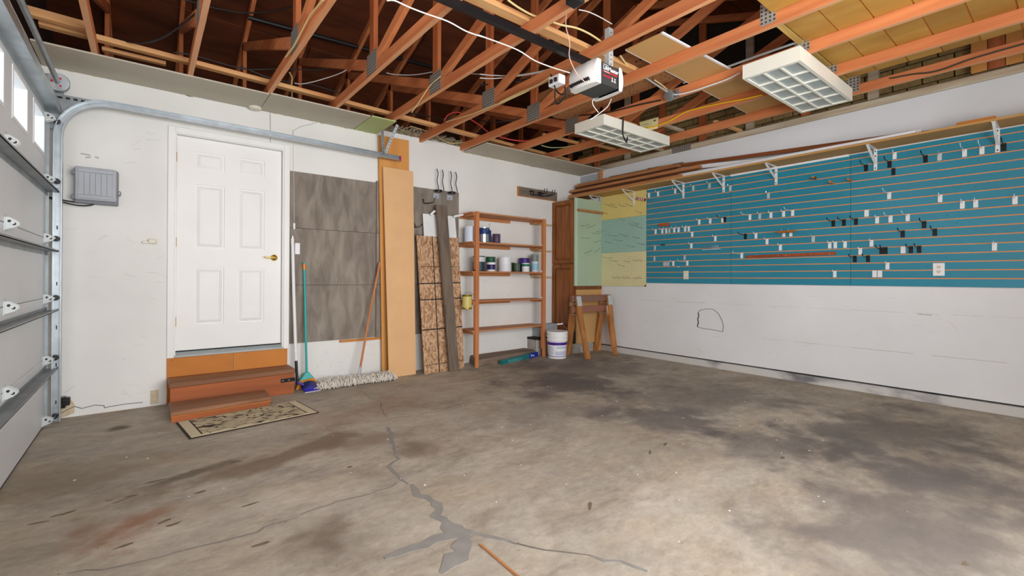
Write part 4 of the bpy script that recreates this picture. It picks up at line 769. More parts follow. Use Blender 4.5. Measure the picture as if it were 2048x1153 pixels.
thing_mesh('ledger_strip', MB().box(2.751, 3.27, -.024, -.0005, .436, .461), kick_w, 'orange ledger strip under the grey plywood', 'strip', (2.95, -.02, .436), bevel=.002)
bp2 = thing('plywood_backboard', 'weathered grey plywood boards behind the leaning strand board', 'panel', (3.98, -.01, .46))
MB().box(3.61, 4.31, -.006, -.0004, .47, 2.31).build('dark_backing', dark_line, bp2)  # same added dark sheet, gives these joints their shade
for z0, z1, x1 in [(.462, 1.086, 4.33), (1.091, 1.715, 4.33), (1.72, 2.318, 4.32)]: MB().box(3.60, x1, -.02, -.0062, z0, z1).build('plywood_board', grey_ply, bp2)
thing_mesh('wall_plate', MB().box(2.275, 2.325, -.022, -.017, 1.42, 1.54), white_pl, 'white cover plate behind the white pole', 'cover plate', (2.30, -.02, 1.42), bevel=.002)
pull = thing('pull_cord', 'thin white pull cord with a small grip beside the door', 'cord', (2.265, -.03, 1.69))
MB().tube([(2.254, -.006, 2.66), (2.258, -.026, 2.30), (2.265, -.028, 1.75)], .0018, 5).build('string', wire_wht, pull); MB().box(2.255, 2.275, -.036, -.02, 1.685, 1.75).build('grip', white_pl, pull, bevel=.004)

# ---------------------------------------------------------------- leaning boards
def leaning(name, label, x0, x1, xt0, xt1, yb, yt, zt, th, m_, cat='board', bevel=.002):
    # bottom front edge at yb, top at yt
    mb = MB().hexa([(x0, yb - th, 0), (x1, yb - th, 0), (x1, yb, 0), (x0, yb, 0)], [(xt0, yt - th, zt), (xt1, yt - th, zt), (xt1, yt, zt), (xt0, yt, zt)])
    return thing_mesh(name, mb, m_, label, cat, ((x0 + x1) / 2, yb, 0), bevel=bevel)
thing_mesh('tall_board', MB().hexa([(3.235, -.072, 0), (3.60, -.072, 0), (3.60, -.052, 0), (3.235, -.052, 0)], [(3.184, -.047, 2.868), (3.574, -.047, 2.876), (3.574, -.027, 2.876), (3.184, -.027, 2.868)]), mdf_o, 'tallest orange board leaning on the back wall to the ceiling', 'board', (3.4, -.06, 0), bevel=.002)
leaning('mdf_board', 'tan fibreboard panel leaning in front of the tallest orange board', 3.262, 3.606, 3.222, 3.612, -.185, -.075, 2.49, .018, mdf)
ob = thing('strand_board', 'strand board with black grid lines leaning on the grey plywood', 'board', (3.96, -.2, 0))
def osb_pt(x_, z):   # on the front face
    f = z / 1.70; xl = 3.688 + (3.657 - 3.688) * f; xr = 4.256 + (4.267 - 4.256) * f
    return (xl + (xr - xl) * x_, -.272 + (-.10 + .272) * f, z)
a, b, c, d_ = osb_pt(0, 0), osb_pt(1, 0), osb_pt(1, 1.7), osb_pt(0, 1.7)
bk = lambda p: (p[0], p[1] + .012, p[2])
MB().hexa([a, b, bk(b), bk(a)], [d_, c, bk(c), bk(d_)]).build('panel', osb, ob)
for z in (.10, .53, .90, 1.10, 1.31):
    mm = MB(); p, q = osb_pt(0, z), osb_pt(1, z + .01); w = .014 if z in (.53, .90, 1.10) else .006
    mm.beam((p[0], p[1] - .0005, p[2]), (q[0], q[1] - .0005, q[2]), .002, w, (0, 1, 0)).build('printed_line', blk_print, ob)
mm = MB(); p, q = osb_pt(.36, .0), osb_pt(.36, 1.7); mm.beam((p[0], p[1] - .0005, p[2]), (q[0], q[1] - .0005, q[2]), .002, .012, (0, 1, 0)).build('printed_line', blk_print, ob)
leaning('plank', 'weathered grey plank leaning in front of the strand board', 3.985, 4.118, 3.905, 4.06, -.345, -.115, 2.10, .035, plank_w, 'plank')
# white metal sheet and its two brackets behind the plank
wsht = thing('white_sheet', 'white metal sheet with angled arms behind the weathered plank', 'sheet', (4.0, -.08, 1.70))
MB().hexa([(3.77, -.085, 1.69), (4.25, -.085, 1.69), (4.25, -.075, 1.69), (3.77, -.075, 1.69)], [(3.762, -.06, 1.985), (4.235, -.06, 1.99), (4.235, -.05, 1.99), (3.762, -.05, 1.985)]).build('sheet', white_mt, wsht)
MB().prism([(3.86, 1.96), (3.90, 2.005), (3.955, 2.035), (3.96, 2.045), (3.89, 2.03), (3.84, 1.985)], 'y', -.115, -.09).build('angled_arm', white_mt, wsht)
MB().prism([(4.19, 1.965), (4.25, 1.98), (4.335, 2.005), (4.335, 2.03), (4.25, 2.01), (4.19, 1.992)], 'y', -.115, -.09).build('angled_arm', white_mt, wsht)

# wall hooks on the grey boards
def wavy(xp, lab):
    t = thing('hanger_hook', lab, 'hook', (xp, -.03, 2.21))
    MB().box(xp - .042, xp + .042, -.026, -.0205, 2.205, 2.27).build('mounting_plate', grey_pl, t, bevel=.001)
    MB().lathe([(.005, 0), (.045, 0), (.048, .012), (.048, .026), (.03, .03), (.005, .03)], (xp + .005, -.075, 2.28), 18).build('cup', black_mt, t)
    MB().cyl((xp, -.0275, 2.225), (xp, -.026, 2.225), .008, n=8).build('screw', black_mt, t)
    for dx in (0.0, .078):
        pts = [(xp + dx + .006 * math.sin(i * 1.05) - .015 * (i / 9), -.075 - .008 * math.cos(i), 2.30 + i * .031) for i in range(10)]
        MB().tube(pts, .0055, 8, 3).build('prong', black_mt, t)
wavy(3.972, 'black twin-prong wavy hook at the top of the grey board, left one')
wavy(4.175, 'black twin-prong wavy hook at the top of the grey board, right one')
thing_mesh('utility_hook', MB().tube([(3.778, -.022, 2.168), (3.778, -.05, 2.168), (3.782, -.055, 2.118), (3.83, -.11, 2.118), (3.87, -.15, 2.128), (3.878, -.155, 2.185)], .006, 8), black_mt, 'black square-bent hook on the grey board left of the wavy hooks', 'hook', (3.78, -.03, 2.12))
thing_mesh('utility_hook', MB().tube([(3.63, -.022, 1.92), (3.675, -.05, 1.81), (3.63, -.06, 1.80), (3.70, -.10, 1.81), (3.72, -.13, 1.845)], .005, 8), black_mt, 'black hook low on the grey board beside the fibreboard', 'hook', (3.65, -.03, 1.8))
hb = thing('hook_board', 'grey board with orange edges holding black hooks above the shelf unit', 'board', (5.76, -.01, 2.40))
MB().box(5.36, 6.15, -.028, -.0005, 2.405, 2.54).build('board', wood('grey hook board', (140, 126, 112), 'x', rgb2=(104, 92, 82), rnd=0), hb)
MB().box(5.345, 5.36, -.029, -.0005, 2.402, 2.542).box(5.36, 6.15, -.029, -.0005, 2.398, 2.405).build('raw_edge', kick_w, hb)
for x0, lb in ((5.58, 'left'), (5.745, 'right')):
    t = thing('bicycle_hook', 'black bent wall hook on the grey hook board, %s one' % lb, 'hook', (x0, -.03, 2.44))
    MB().tube([(x0, -.0285, 2.50), (x0, -.04, 2.495), (x0, -.045, 2.44), (x0 + .05, -.13, 2.43), (x0 + .12, -.21, 2.45), (x0 + .125, -.215, 2.52)], .007, 8).tube([(x0 + .06, -.0285, 2.495), (x0 + .06, -.045, 2.44), (x0 + .11, -.14, 2.435), (x0 + .17, -.21, 2.46), (x0 + .175, -.215, 2.525)], .007, 8).build('arm', black_mt, t)
    MB().box(x0 - .01, x0 + .075, -.033, -.0285, 2.485, 2.505).build('mounting_bar', black_mt, t)

# ---------------------------------------------------------------- broom, pole, dustpan, mop
pole = thing('white_pole', 'white pole with a black foot standing beside the steps', 'pole', (2.27, -.12, 0))
MB().tube([(2.268, -.125, .30), (2.252, -.085, 1.0), (2.244, -.05, 1.585)], .0155, 12).build('tube', white_pl, pole, smooth=False)
MB().tube([(2.278, -.14, .06), (2.268, -.125, .30)], .0145, 12).build('black_foot', black_pl, pole); MB().box(2.238, 2.252, -.056, -.044, 1.585, 1.61).build('clip', white_pl, pole)
MB().prism([(2.255, .0), (2.305, .0), (2.29, .08), (2.27, .08)], 'y', -.15, -.13).build('foot_tip', black_pl, pole)
bro = thing('broom', 'teal broom with orange bristles leaning beside the white pole', 'broom', (2.37, -.12, 0))
MB().tube([(2.364, -.045, 1.27), (2.372, -.13, .17)], .0115, 12).build('handle', teal_pl, bro); MB().tube([(2.363, -.041, 1.315), (2.364, -.0455, 1.255)], .0135, 12).build('grip_band', orange_pl, bro); MB().tube([(2.3632, -.039, 1.335), (2.363, -.041, 1.315)], .013, 12).build('end_cap', teal_pl, bro)
hd = MB().hexa([(2.295, -.165, .088), (2.44, -.165, .105), (2.44, -.11, .105), (2.295, -.11, .088)], [(2.355, -.145, .17), (2.388, -.145, .172), (2.388, -.115, .172), (2.355, -.115, .17)]); hd.build('broom_head', teal_pl, bro, bevel=.006)
mb = MB(); rd = random.Random(2)
for i in range(34):
    for j in range(4):
        f = i / 33; x = 2.30 + .135 * f; y = -.158 + j * .014; z = .09 + .016 * f
        mb.beam((x, y, z), (2.258 + .235 * f + rd.gauss(0, .004), y - .012 + rd.gauss(0, .005), .004), .0035, .0035)
mb.build('bristles', bristle_m, bro, kind='stuff')
du = thing('dustpan', 'blue dustpan resting on the floor against the broom', 'dustpan', (2.37, -.24, 0))
pan = MB(); N = 10; outer = []; 
for i in range(N + 1):
    t = math.pi * i / N; outer.append((2.375 - .082 * math.cos(t), -.235 + .02 * math.sin(t), .028 + .058 * math.sin(t)))
fr = [(2.296 + .145 * i / N + .012, -.345 + .02 * i / N, .006 + .0 * i) for i in range(N + 1)]
vs = outer + fr + [(x, y + .005, z + .005) for x, y, z in outer] + [(x, y + .005, z + .005) for x, y, z in fr]; n = N + 1
fs = []
for i in range(N): fs += [(i, i + 1, n + i + 1, n + i), (2 * n + i + 1, 2 * n + i, 3 * n + i, 3 * n + i + 1), (i, 2 * n + i, 2 * n + i + 1, i + 1), (n + i + 1, 3 * n + i + 1, 3 * n + i, n + i)]
fs += [(0, n, 3 * n, 2 * n), (N, 2 * n + N, 3 * n + N, n + N)]
pan.add(vs, fs).build('pan', blue_pl, du, smooth=True)
MB().beam((2.298, -.353, .004), (2.462, -.332, .004), .008, .005, (0, 1, 0)).build('rubber_lip', white_pl, du)
MB().tube([(2.315, -.228, .058), (2.285, -.225, .078), (2.258, -.215, .09)], [.014, .012, .011], 10, 3).build('handle', blue_pl, du)
mo = thing('dust_mop', 'dust mop with shaggy white head and wooden handle by the fibreboard', 'mop', (2.87, -.26, 0))
MB().tube([(2.908, -.235, .165), (3.05, -.14, .76), (3.193, -.085, 1.355)], .0125, 12).build('handle', cop_w, mo)
MB().tube([(2.880, -.255, .06), (2.895, -.245, .11), (2.910, -.234, .175)], .0145, 12).build('socket', chrome, mo); MB().box(2.85, 2.91, -.285, -.235, .05, .068).build('swivel', chrome, mo, bevel=.004)
MB().beam((2.49, -.25, .035), (3.23, -.28, .035), .09, .02, (0, 1, 0)).build('frame', mop_m, mo)
mb = MB(); rd = random.Random(8)
for i in range(820):
    f = rd.random(); x = 2.47 + .78 * f; y0 = -.25 - .03 * f; sd = rd.choice((-1, 1)); ss = rd.uniform(.02, .085)
    z0 = rd.uniform(.04, .088); p0 = (x, y0 + sd * rd.uniform(0, .03), z0); p1 = (x + rd.gauss(0, .02), y0 + sd * ss, z0 + rd.uniform(-.005, .018)); p2 = (x + rd.gauss(0, .035), y0 + sd * (ss + rd.uniform(.01, .03)), rd.uniform(.004, .03))
    mb.tube([p0, p1, p2], .0042, 4)
for i in range(90):
    e = rd.choice((0, 1)); x = 2.475 if e == 0 else 3.245; dr = -1 if e == 0 else 1; y = -.25 - .03 * e + rd.uniform(-.06, .06)
    mb.tube([(x, y, .05), (x + dr * .03, y, .05), (x + dr * rd.uniform(.03, .05), y + rd.gauss(0, .01), .008)], .0042, 4)
mb.build('yarn_fringe', mop_m, mo, kind='stuff')

# ---------------------------------------------------------------- open shelf unit
su = thing('shelf_unit', 'open orange-wood shelf unit holding paint cans on the back wall', 'shelf unit', (5.0, -.18, 0))
for x0, x1 in ((4.372, 4.428), (5.556, 5.612)):
    MB().box(x0, x1, -.355, -.335, fz(x0), 2.04).build('post', post_w, su, bevel=.002)
    for z0, z1 in ((1.66, 2.0), (1.285, 1.62), (.90, 1.235), (.50, .85), (.15, .46)):
        MB().box(x0 - .006, x0 + .012, -.335, -.315, z0, z1).build('spacer', post_w, su)
for z in (2.035, 1.648, 1.262, .875, .488):
    MB().box(4.33, 5.612, -.3345, -.004, z - .018, z).build('shelf_board', shelf_w, su, bevel=.002)
    MB().box(4.34, 5.196, -.035, -.003, z - .062, z - .0185).build('cleat', shelf_w, su)
for x in (4.35, 5.58):
    for z in (2.035, 1.648, 1.262, .875, .488): MB().box(x, x + .02, -.334, -.036, z - .05, z - .0185).build('cleat', shelf_w, su)
for z in (2.02, 1.61, 1.20): thing_mesh('wall_cleat', MB().box(5.62, 6.04, -.02, -.0005, z - .03, z), wood('bare cleat %d' % int(z * 100), (196, 172, 128), 'x', rnd=0), 'bare wall cleat between shelf unit and oak cabinet, %s one' % {2.02: 'upper', 1.61: 'middle', 1.20: 'lower'}[z], 'cleat', (5.8, -.01, z - .03))

def can(label, x, y, z, r, h, body, band=None, lid=None, bail=None, band_z=(.12, .88), name='paint_can', cat='paint can', ears=None):
    t = thing(name, label, cat, (x, y, z), 'paint cans on the shelf unit')
    o = MB().lathe([(r * .97, 0), (r, .004), (r, .01), (r * .97, .014), (r * .97, h - .016), (r * 1.0, h - .012), (r, h - .002), (r * .93, h - .001), (r * .9, h - .006)], (x, y, z), 28); smooth_by_angle(o.build('can_body', body, t), 30)
    if band: smooth_by_angle(MB().lathe([(r * .975, h * band_z[0]), (r * .985, h * band_z[0] + .001), (r * .985, h * band_z[1] - .001), (r * .975, h * band_z[1])], (x, y, z), 28, False).build('label_band', band, t), 30)
    smooth_by_angle(MB().lathe([(r * .5, h - .006), (r * .88, h - .006), (r * .88, h - .001), (r * .8, h - .004), (r * .3, h - .004)], (x, y, z), 24).build('lid', lid or chrome, t), 30)
    if bail: MB().tube([(x - r * .95, y - r * .2, z + h * .82), (x - r * .7, y - r * .5, z + h * bail), (x, y - r * .7, z + h * (bail + .12)), (x + r * .7, y - r * .5, z + h * bail), (x + r * .95, y - r * .2, z + h * .82)], .0022, 6, 4).build('bail_handle', chrome, t)
    return t
M2 = lambda n, c, r=.45, m=0.0: mat(n, c, r, metal=m)
can('white paint can partly behind the shelf post, upper shelf', 4.385, -.20, 1.649, .078, .205, M2('can pale', (214, 222, 232)), M2('label pale blue', (206, 216, 230)), white_pl)
t = can('silver and navy paint can with raised bail, upper shelf', 4.605, -.20, 1.649, .082, .205, chrome, M2('navy label', (28, 52, 110)), chrome, band_z=(.55, .95)); MB().tube([(4.60, -.285, 1.80), (4.625, -.29, 1.88), (4.665, -.27, 1.91), (4.67, -.24, 1.85)], .002, 6, 4).build('bail_handle', chrome, t)
MB().prism([(4.64 + .0, 1.66), (4.684, 1.66), (4.684, 1.82), (4.64, 1.82)], 'y', -.262, -.255).build('label_patch', M2('navy patch', (30, 48, 104)), t)
can('small dark purple quart can alone on the upper shelf', 4.813, -.21, 1.649, .054, .132, M2('dark purple can', (72, 58, 78)), M2('plum label', (86, 66, 92)), chrome)
can('black and white gallon paint can behind the shelf post, second shelf', 4.53, -.20, 1.263, .084, .205, M2('can dark', (36, 58, 70)), M2('white upper label', (206, 210, 210)), white_pl, band_z=(.62, .94))
can('white tub with pink rim and dark label, lower of its stack', 4.73, -.20, 1.263, .06, .126, white_pl, M2('multi dark label', (44, 34, 92)), M2('pink rim', (236, 120, 180)), band_z=(.2, .75), name='plastic_tub', cat='tub')
can('dark green can stacked on the pink-rimmed tub', 4.722, -.20, 1.390, .066, .074, M2('bottle green', (26, 84, 62)), None, chrome)
can('large plain white bucket with black ears on the second shelf', 4.97, -.20, 1.263, .09, .206, M2('white tub plain', (230, 230, 234), .4), M2('white label', (222, 222, 226)), white_pl, band_z=(.08, .5), name='paint_bucket', cat='bucket')
can('low dark green glassy can on the second shelf', 5.165, -.225, 1.263, .05, .124, M2('murky green', (54, 72, 66), .3), M2('olive label', (74, 92, 76)), chrome)
can('short dark olive can tucked behind the green glassy can', 5.16, -.09, 1.263, .055, .135, M2('olive can', (84, 88, 44)), None, chrome)
can('deep purple gallon can at the back of the second shelf', 5.385, -.13, 1.263, .078, .205, M2('deep purple', (54, 28, 110)), M2('purple label', (66, 36, 124)), M2('purple lid', (70, 40, 130)))
can('white quart can with green top label before the purple can', 5.286, -.275, 1.263, .056, .126, M2('white quart', (226, 230, 226)), M2('green label', (24, 118, 90)), chrome, band_z=(.62, .93))
can('pale blue quart can with red stripe, lower of its stack', 5.52, -.21, 1.263, .055, .155, M2('pale blue can', (206, 222, 228)), M2('aqua label', (150, 196, 212)), white_pl, band_z=(.2, .82))
can('worn grey quart can stacked on the pale blue can', 5.518, -.21, 1.419, .053, .108, M2('worn grey can', (150, 154, 150)), M2('grey label', (126, 132, 132)), chrome)
t = can('gold paint can hanging on the left side of the shelf unit', 4.275, -.30, .772, .066, .186, M2('gold can', (176, 158, 62), .25, .8), M2('gold label', (206, 190, 110), .4), M2('dark lid', (60, 58, 40)))
MB().tube([(4.21, -.30, .93), (4.25, -.30, .985), (4.33, -.30, .98), (4.372, -.33, .94)], .003, 6, 3).build('bail_handle', chrome, t)
lump = thing('caulk_lump', 'small grey lump on the top shelf board', 'lump', (5.40, -.15, 2.035)); MB().lathe([(.03, 0), (.034, .012), (.022, .024), (.008, .028)], (5.36, -.2, 2.0352), 12).build('lump', grey_pl, lump)

# things under the shelf unit
slab_ = thing('wood_slab', 'weathered bark-edged slab lying under the shelf unit', 'slab', (4.95, -.15, 0))
MB().hexa([(4.44, -.325, .004), (5.54, -.22, .004), (5.50, -.01, .004), (4.50, -.01, .004)], [(4.46, -.315, .095), (5.53, -.215, .115), (5.49, -.02, .125), (4.52, -.02, .115)]).build('slab', bark_slab, slab_, bevel=.012)
cb = thing('printed_carton', 'teal and blue flat carton lying before the weathered slab', 'carton', (5.2, -.27, 0))
c0, c1 = (4.765, -.415), (5.525, -.285); cz = .006
MB().hexa([(*c0, .012), (*c1, .024), (c1[0] - .01, c1[1] + .05, .024), (c0[0] - .01, c0[1] + .05, .012)], [(c0[0], c0[1], .067), (c1[0], c1[1], .094), (c1[0] - .01, c1[1] + .05, .094), (c0[0] - .01, c0[1] + .05, .067)]).build('carton', M2('teal carton', (24, 110, 112)), cb)
dxy = Vector((c1[0] - c0[0], c1[1] - c0[1], 0)).normalized(); ny = Vector((dxy.y, -dxy.x, 0))
q0 = Vector((*c0, .02)) + dxy * .57 + ny * .001; q1 = Vector((*c1, .024)) + ny * .001
MB().hexa([q0, q1, q1 - ny * .004, q0 - ny * .004], [q0 + Vector((0, 0, .067)), q1 + Vector((0, 0, .071)), q1 - ny * .004 + Vector((0, 0, .071)), q0 - ny * .004 + Vector((0, 0, .067))]).build('blue_end', M2('blue carton', (30, 46, 158)), cb)
text_part('lettering', 'SOYZIFZLY //', M2('pale teal print', (120, 190, 190)), cb, Vector((*c0, .024)) + dxy * .12 + ny * .0015, dxy, (0, 0, 1), .05)
text_part('lettering', 'Pres', white_print, cb, Vector((*c0, .044)) + dxy * .60 + ny * .0025, dxy, (0, 0, 1), .045)
rdb = random.Random(4)
for i, lb in enumerate(('first', 'second', 'third')):
    x = 4.60 + i * .12; thing_mesh('bark_chip', MB().beam((x, -.37 - .01 * i, .006), (x + .09, -.385 + .01 * i, .006), .03, .010, (0, 1, 0)), bark_slab, 'small bark chip on the floor before the slab, %s from left' % lb, 'bark chip', (x, -.37, 0))
blk = thing('concrete_block', 'rough concrete block standing at the corner behind the shelf post', 'block', (5.66, -.09, 0))
MB().box(5.555, 5.82, -.22, -.005, 0, .26).build('block', concrete_blk, blk, bevel=.01); MB().box(5.552, 5.822, -.222, -.006, .255, .285).build('torn_felt', rubber, blk)
thing_mesh('grey_duct_box', MB().box(5.66, 6.04, -.16, -.005, .287, .47), grey_pl, 'grey metal box resting on the concrete block', 'box', (5.85, -.08, .287), bevel=.004)

# ---------------------------------------------------------------- bucket
bu = thing('bucket', 'white five-gallon bucket with purple label beside the cabinet', 'bucket', (5.67, -.53, fz(5.67))); BX, BY = 5.672, -.53; BZ = fz(5.67)
prof = [(.125, 0), (.13, .004), (.142, .25), (.152, .255), (.152, .275), (.145, .28), (.146, .30), (.154, .304), (.154, .325), (.147, .33), (.148, .352), (.155, .356), (.155, .375), (.147, .378), (.14, .372), (.138, .30)]
smooth_by_angle(MB().lathe(prof, (BX, BY, BZ), 36).build('pail', white_pl, bu), 30)
def band(z0, z1, a0, a1, m_, nm):
    mb = MB(); n = 20
    for i in range(n):
        q = []
        for tt in (a0 + (a1 - a0) * i / n, a0 + (a1 - a0) * (i + 1) / n):
            for z in (z0, z1):
                r = .1308 + .012 * z / .25; q.append((BX + r * math.cos(R(tt)), BY + r * math.sin(R(tt)), z + BZ))
        mb.add(q, [(0, 2, 3, 1)])
    return mb.build(nm, m_, bu, smooth=True)
pur = M2('purple print', (74, 30, 140)); band(.195, .235, 150, 310, pur, 'purple_band'); band(.03, .038, 150, 310, pur, 'purple_line')
lg = M2('grey label print', (196, 200, 220)); band(.05, .11, 215, 300, lg, 'label_block'); band(.145, .18, 222, 300, lg, 'label_block')
for i in range(8): band(.055 + i * .016, .059 + i * .016, 160, 200 + (i % 3) * 3, M2('print line %d' % i, (110, 100, 150)), 'label_line')
smooth_by_angle(MB().lathe([(.01, .378), (.148, .378), (.15, .384), (.146, .386), (.13, .382), (.01, .382)], (BX, BY, BZ), 32).build('lid', white_pl, bu), 30)
MB().tube([(BX - .15, BY + .05, .33 + BZ), (BX - .10, BY + .0, .42 + BZ), (BX - .02, BY - .03, .485 + BZ), (BX + .05, BY - .05, .49 + BZ), (BX + .12, BY - .06, .42 + BZ), (BX + .145, BY - .06, .33 + BZ)], .003, 8, 4).build('bail_handle', chrome, bu)
MB().tube([(BX - .03, BY - .028, .484 + BZ), (BX + .06, BY - .05, .488 + BZ)], .011, 10).build('handle_grip', white_pl, bu)

# ---------------------------------------------------------------- oak cabinet with pegboard end
cabn = thing('oak_cabinet', 'tall oak cabinet with two doors in the corner', 'cabinet', (6.38, -.25, .35))
MB().box(6.085, 6.69, -.468, -.004, .37, 2.375).build('carcass', oak_dark, cabn)
for z0, z1 in ((.38, 1.385), (1.40, 2.37)):
    dm = MB().box(6.062, 6.084, -.462, -.405, z0, z1).box(6.062, 6.084, -.068, -.012, z0, z1).box(6.062, 6.084, -.405, -.068, z0, z0 + .06).box(6.062, 6.084, -.405, -.068, z1 - .06, z1)
    dd = dm.build('door', oak, cabn)
    MB().hexa([(6.08, -.40, z0 + .065), (6.08, -.073, z0 + .065), (6.08, -.073, z1 - .065), (6.08, -.40, z1 - .065)], [(6.066, -.37, z0 + .095), (6.066, -.10, z0 + .095), (6.066, -.10, z1 - .095), (6.066, -.37, z1 - .095)]).build('raised_panel', oak, dd)
gp = thing('pegboard', 'green pegboard on the end of the oak cabinet', 'pegboard', (6.38, -.48, 1.06))
MB().box(6.075, 6.688, -.492, -.470, 1.058, 2.39).build('panel', peg_grn, gp); MB().box(6.072, 6.13, -.496, -.492, 1.06, 2.39).build('edge_batten', M2('pale green paint', (186, 208, 186)), gp)
thing_mesh('wood_strip', MB().box(6.11, 6.668, -.535, -.497, 2.187, 2.222), lumber_y, 'reddish wood strip across the green pegboard', 'strip', (6.4, -.5, 2.187), bevel=.003)
for nm, z0, z1, m_, lb in (('upper', 2.095, 2.466, peg_yel, 'mustard yellow pegboard panel under the lumber shelf'), ('middle', 1.572, 2.093, peg_blu, 'aqua pegboard panel between the two yellow ones'), ('lower', 1.058, 1.570, peg_ylo, 'pale yellow pegboard panel above the sawhorses')):
    thing_mesh('pegboard', MB().box(6.683, 6.704, -1.322, -.494, z0, z1), m_, lb, 'pegboard', (6.69, -.9, z0))
thing_mesh('black_bumper', MB().box(6.676, 6.683, -1.322, -1.300, 1.058, 1.08), black_pl, 'tiny black bumper at the lower pegboard corner', 'bumper', (6.68, -1.31, 1.058))
bd = thing('corner_panel', 'tan panel with wood rails under the green pegboard', 'panel', (6.4, -.44, .35))
MB().box(6.12, 6.615, -.484, -.470, .18, 1.0).build('panel', tan_ply, bd); MB().box(6.10, 6.69, -.488, -.470, 1.003, 1.055).build('rail', oak_dark, bd); MB().box(6.62, 6.69, -.488, -.470, .034, 1.0).build('stile', mdf_o, bd)
MB().box(6.08, 6.615, -.45, -.42, .03, .18).build('base_block', concrete_blk, bd)
# pegboard hooks
cnt = {}
for pan in ('upper', 'middle', 'lower', 'green'):
    L = [p for p in PEGS if p[0] == pan]
    L.sort(key=lambda p: (-p[1][1] if pan != 'green' else p[1][0]))
    for i, (_, B, ln, dz) in enumerate(L):
        pn = {'upper': 'mustard yellow', 'middle': 'aqua', 'lower': 'pale yellow', 'green': 'green'}[pan]
        lb = 'thin wire peg hook on the %s pegboard, %s from left' % (pn, ORD[i])
        if pan == 'green':
            x, y, z = B; pts = [(x, -.4925, z + .012), (x, -.502, z + .010), (x, -.505, z), (x, -.505 - ln * .8, z + dz), (x, -.505 - ln, z + dz + .012)]; loc = (x, -.4925, z)
        else:
            x, y, z = B; pts = [(6.6825, y, z + .012), (6.676, y, z + .010), (6.672, y, z), (6.672 - ln * .85, y, z + max(dz, 0) * .5), (6.672 - ln, y, z + max(dz, 0) * .5 + .012)]; loc = (6.6825, y, z)
        thing_mesh('peg_hook', MB().tube(pts, .0026, 5), galv_d, lb, 'hook', loc, 'peg hooks')

# ---------------------------------------------------------------- sawhorses
def sawhorse(label, zt, xa, xb, m_beam, legx, feet, zb):
    t = thing('sawhorse', label, 'sawhorse', (6.22, -.69, fz(6.2))); yc = -.69
    MB().box(xa, xb, yc - .019, yc + .019, zt - .094, zt).build('beam', m_beam, t, bevel=.004)
    for x, (xf0, xf1) in zip(legx, feet):
        for s_, xf in ((-1, xf0), (1, xf1)):
            p0 = Vector((x, yc + s_ * .036, zt - .02)); p1 = Vector((xf, yc + s_ * .225, fz(6.2))); p1 = p0 + (p1 - p0) * zb
            MB().beam(p0, p1, .086, .036, (1, 0, 0)).build('leg', saw_w, t, bevel=.003)
            d = p1 - p0; q0 = p0 + d * .0 + Vector((0, s_ * .0215, .01)); q1 = p0 + d * .17 + Vector((0, s_ * .0215, 0))
            MB().beam(q0, q1, .094, .004, (1, 0, 0)).build('steel_bracket', galv_lt, t)
        MB().box(x - .047, x + .047, yc - .048, yc + .048, zt - .122, zt - .118).build('bracket_saddle', galv_lt, t)
sawhorse('upper sawhorse with grey-worn beam stacked in the corner', .925, 5.80, 6.645, saw_red, (5.885, 6.575), ((5.885, 5.95), (6.50, 6.57)), .87)
sawhorse('lower sawhorse with reddish beam nested under the other', .768, 5.80, 6.60, saw_red, (5.90, 6.545), ((5.90, 5.96), (6.50, 6.575)), 1.0)
# ---------------------------------------------------------------- teal slat wall
ZS = 1.1877; PITCH = .0762
panels = [(-2.5495, -1.327), (-3.7795, -2.5525), (-5.005, -3.7825)]
nmz = ['left', 'middle', 'right']
for (ya, yb), nm in zip(panels, nmz):
    pn = thing('slatwall', 'teal slatwall panel, %s of three' % nm, 'slatwall', (6.70, (ya + yb) / 2, 1.11), 'teal slatwall panels')
    MB().box(6.6905, 6.7045, ya, yb, 1.112, 2.452).build('backing', slat_core, pn)
    first = None
    for k in range(18):
        z0 = 1.112 if k == 0 else ZS + (k - 1) * PITCH + .0050
        z1 = min(ZS + k * PITCH - .0050, 2.452)
        if k in (0, 17): MB().box(6.684, 6.6905, ya, yb, z0, z1).build('slat', teal_slat, pn)
        elif first is None: first = MB().box(6.684, 6.6905, ya, yb, z0, z1).build('slat', teal_slat, pn); zf = z0
        else: c_ = first.copy(); COL.objects.link(c_); c_.location.z = first.location.z + (z0 - zf)
    mm = MB(); rd = random.Random(hash(nm) % 97 if False else len(nm) * 3)
    for k in range(26):
        y = rd.uniform(ya + .05, yb - .05); z = ZS + rd.randrange(0, 16) * PITCH + .038; mm.cyl((6.6835, y, z), (6.684, y, z), .0032, n=6)
    mm.build('screw_holes', dark_line, pn, kind='stuff')
thing_mesh('ledger_strip', MB().box(6.66, 6.683, -3.77, -2.55, 2.440, 2.462), white_mt, 'white strip under the lumber shelf above the slats', 'strip', (6.67, -3.1, 2.44))

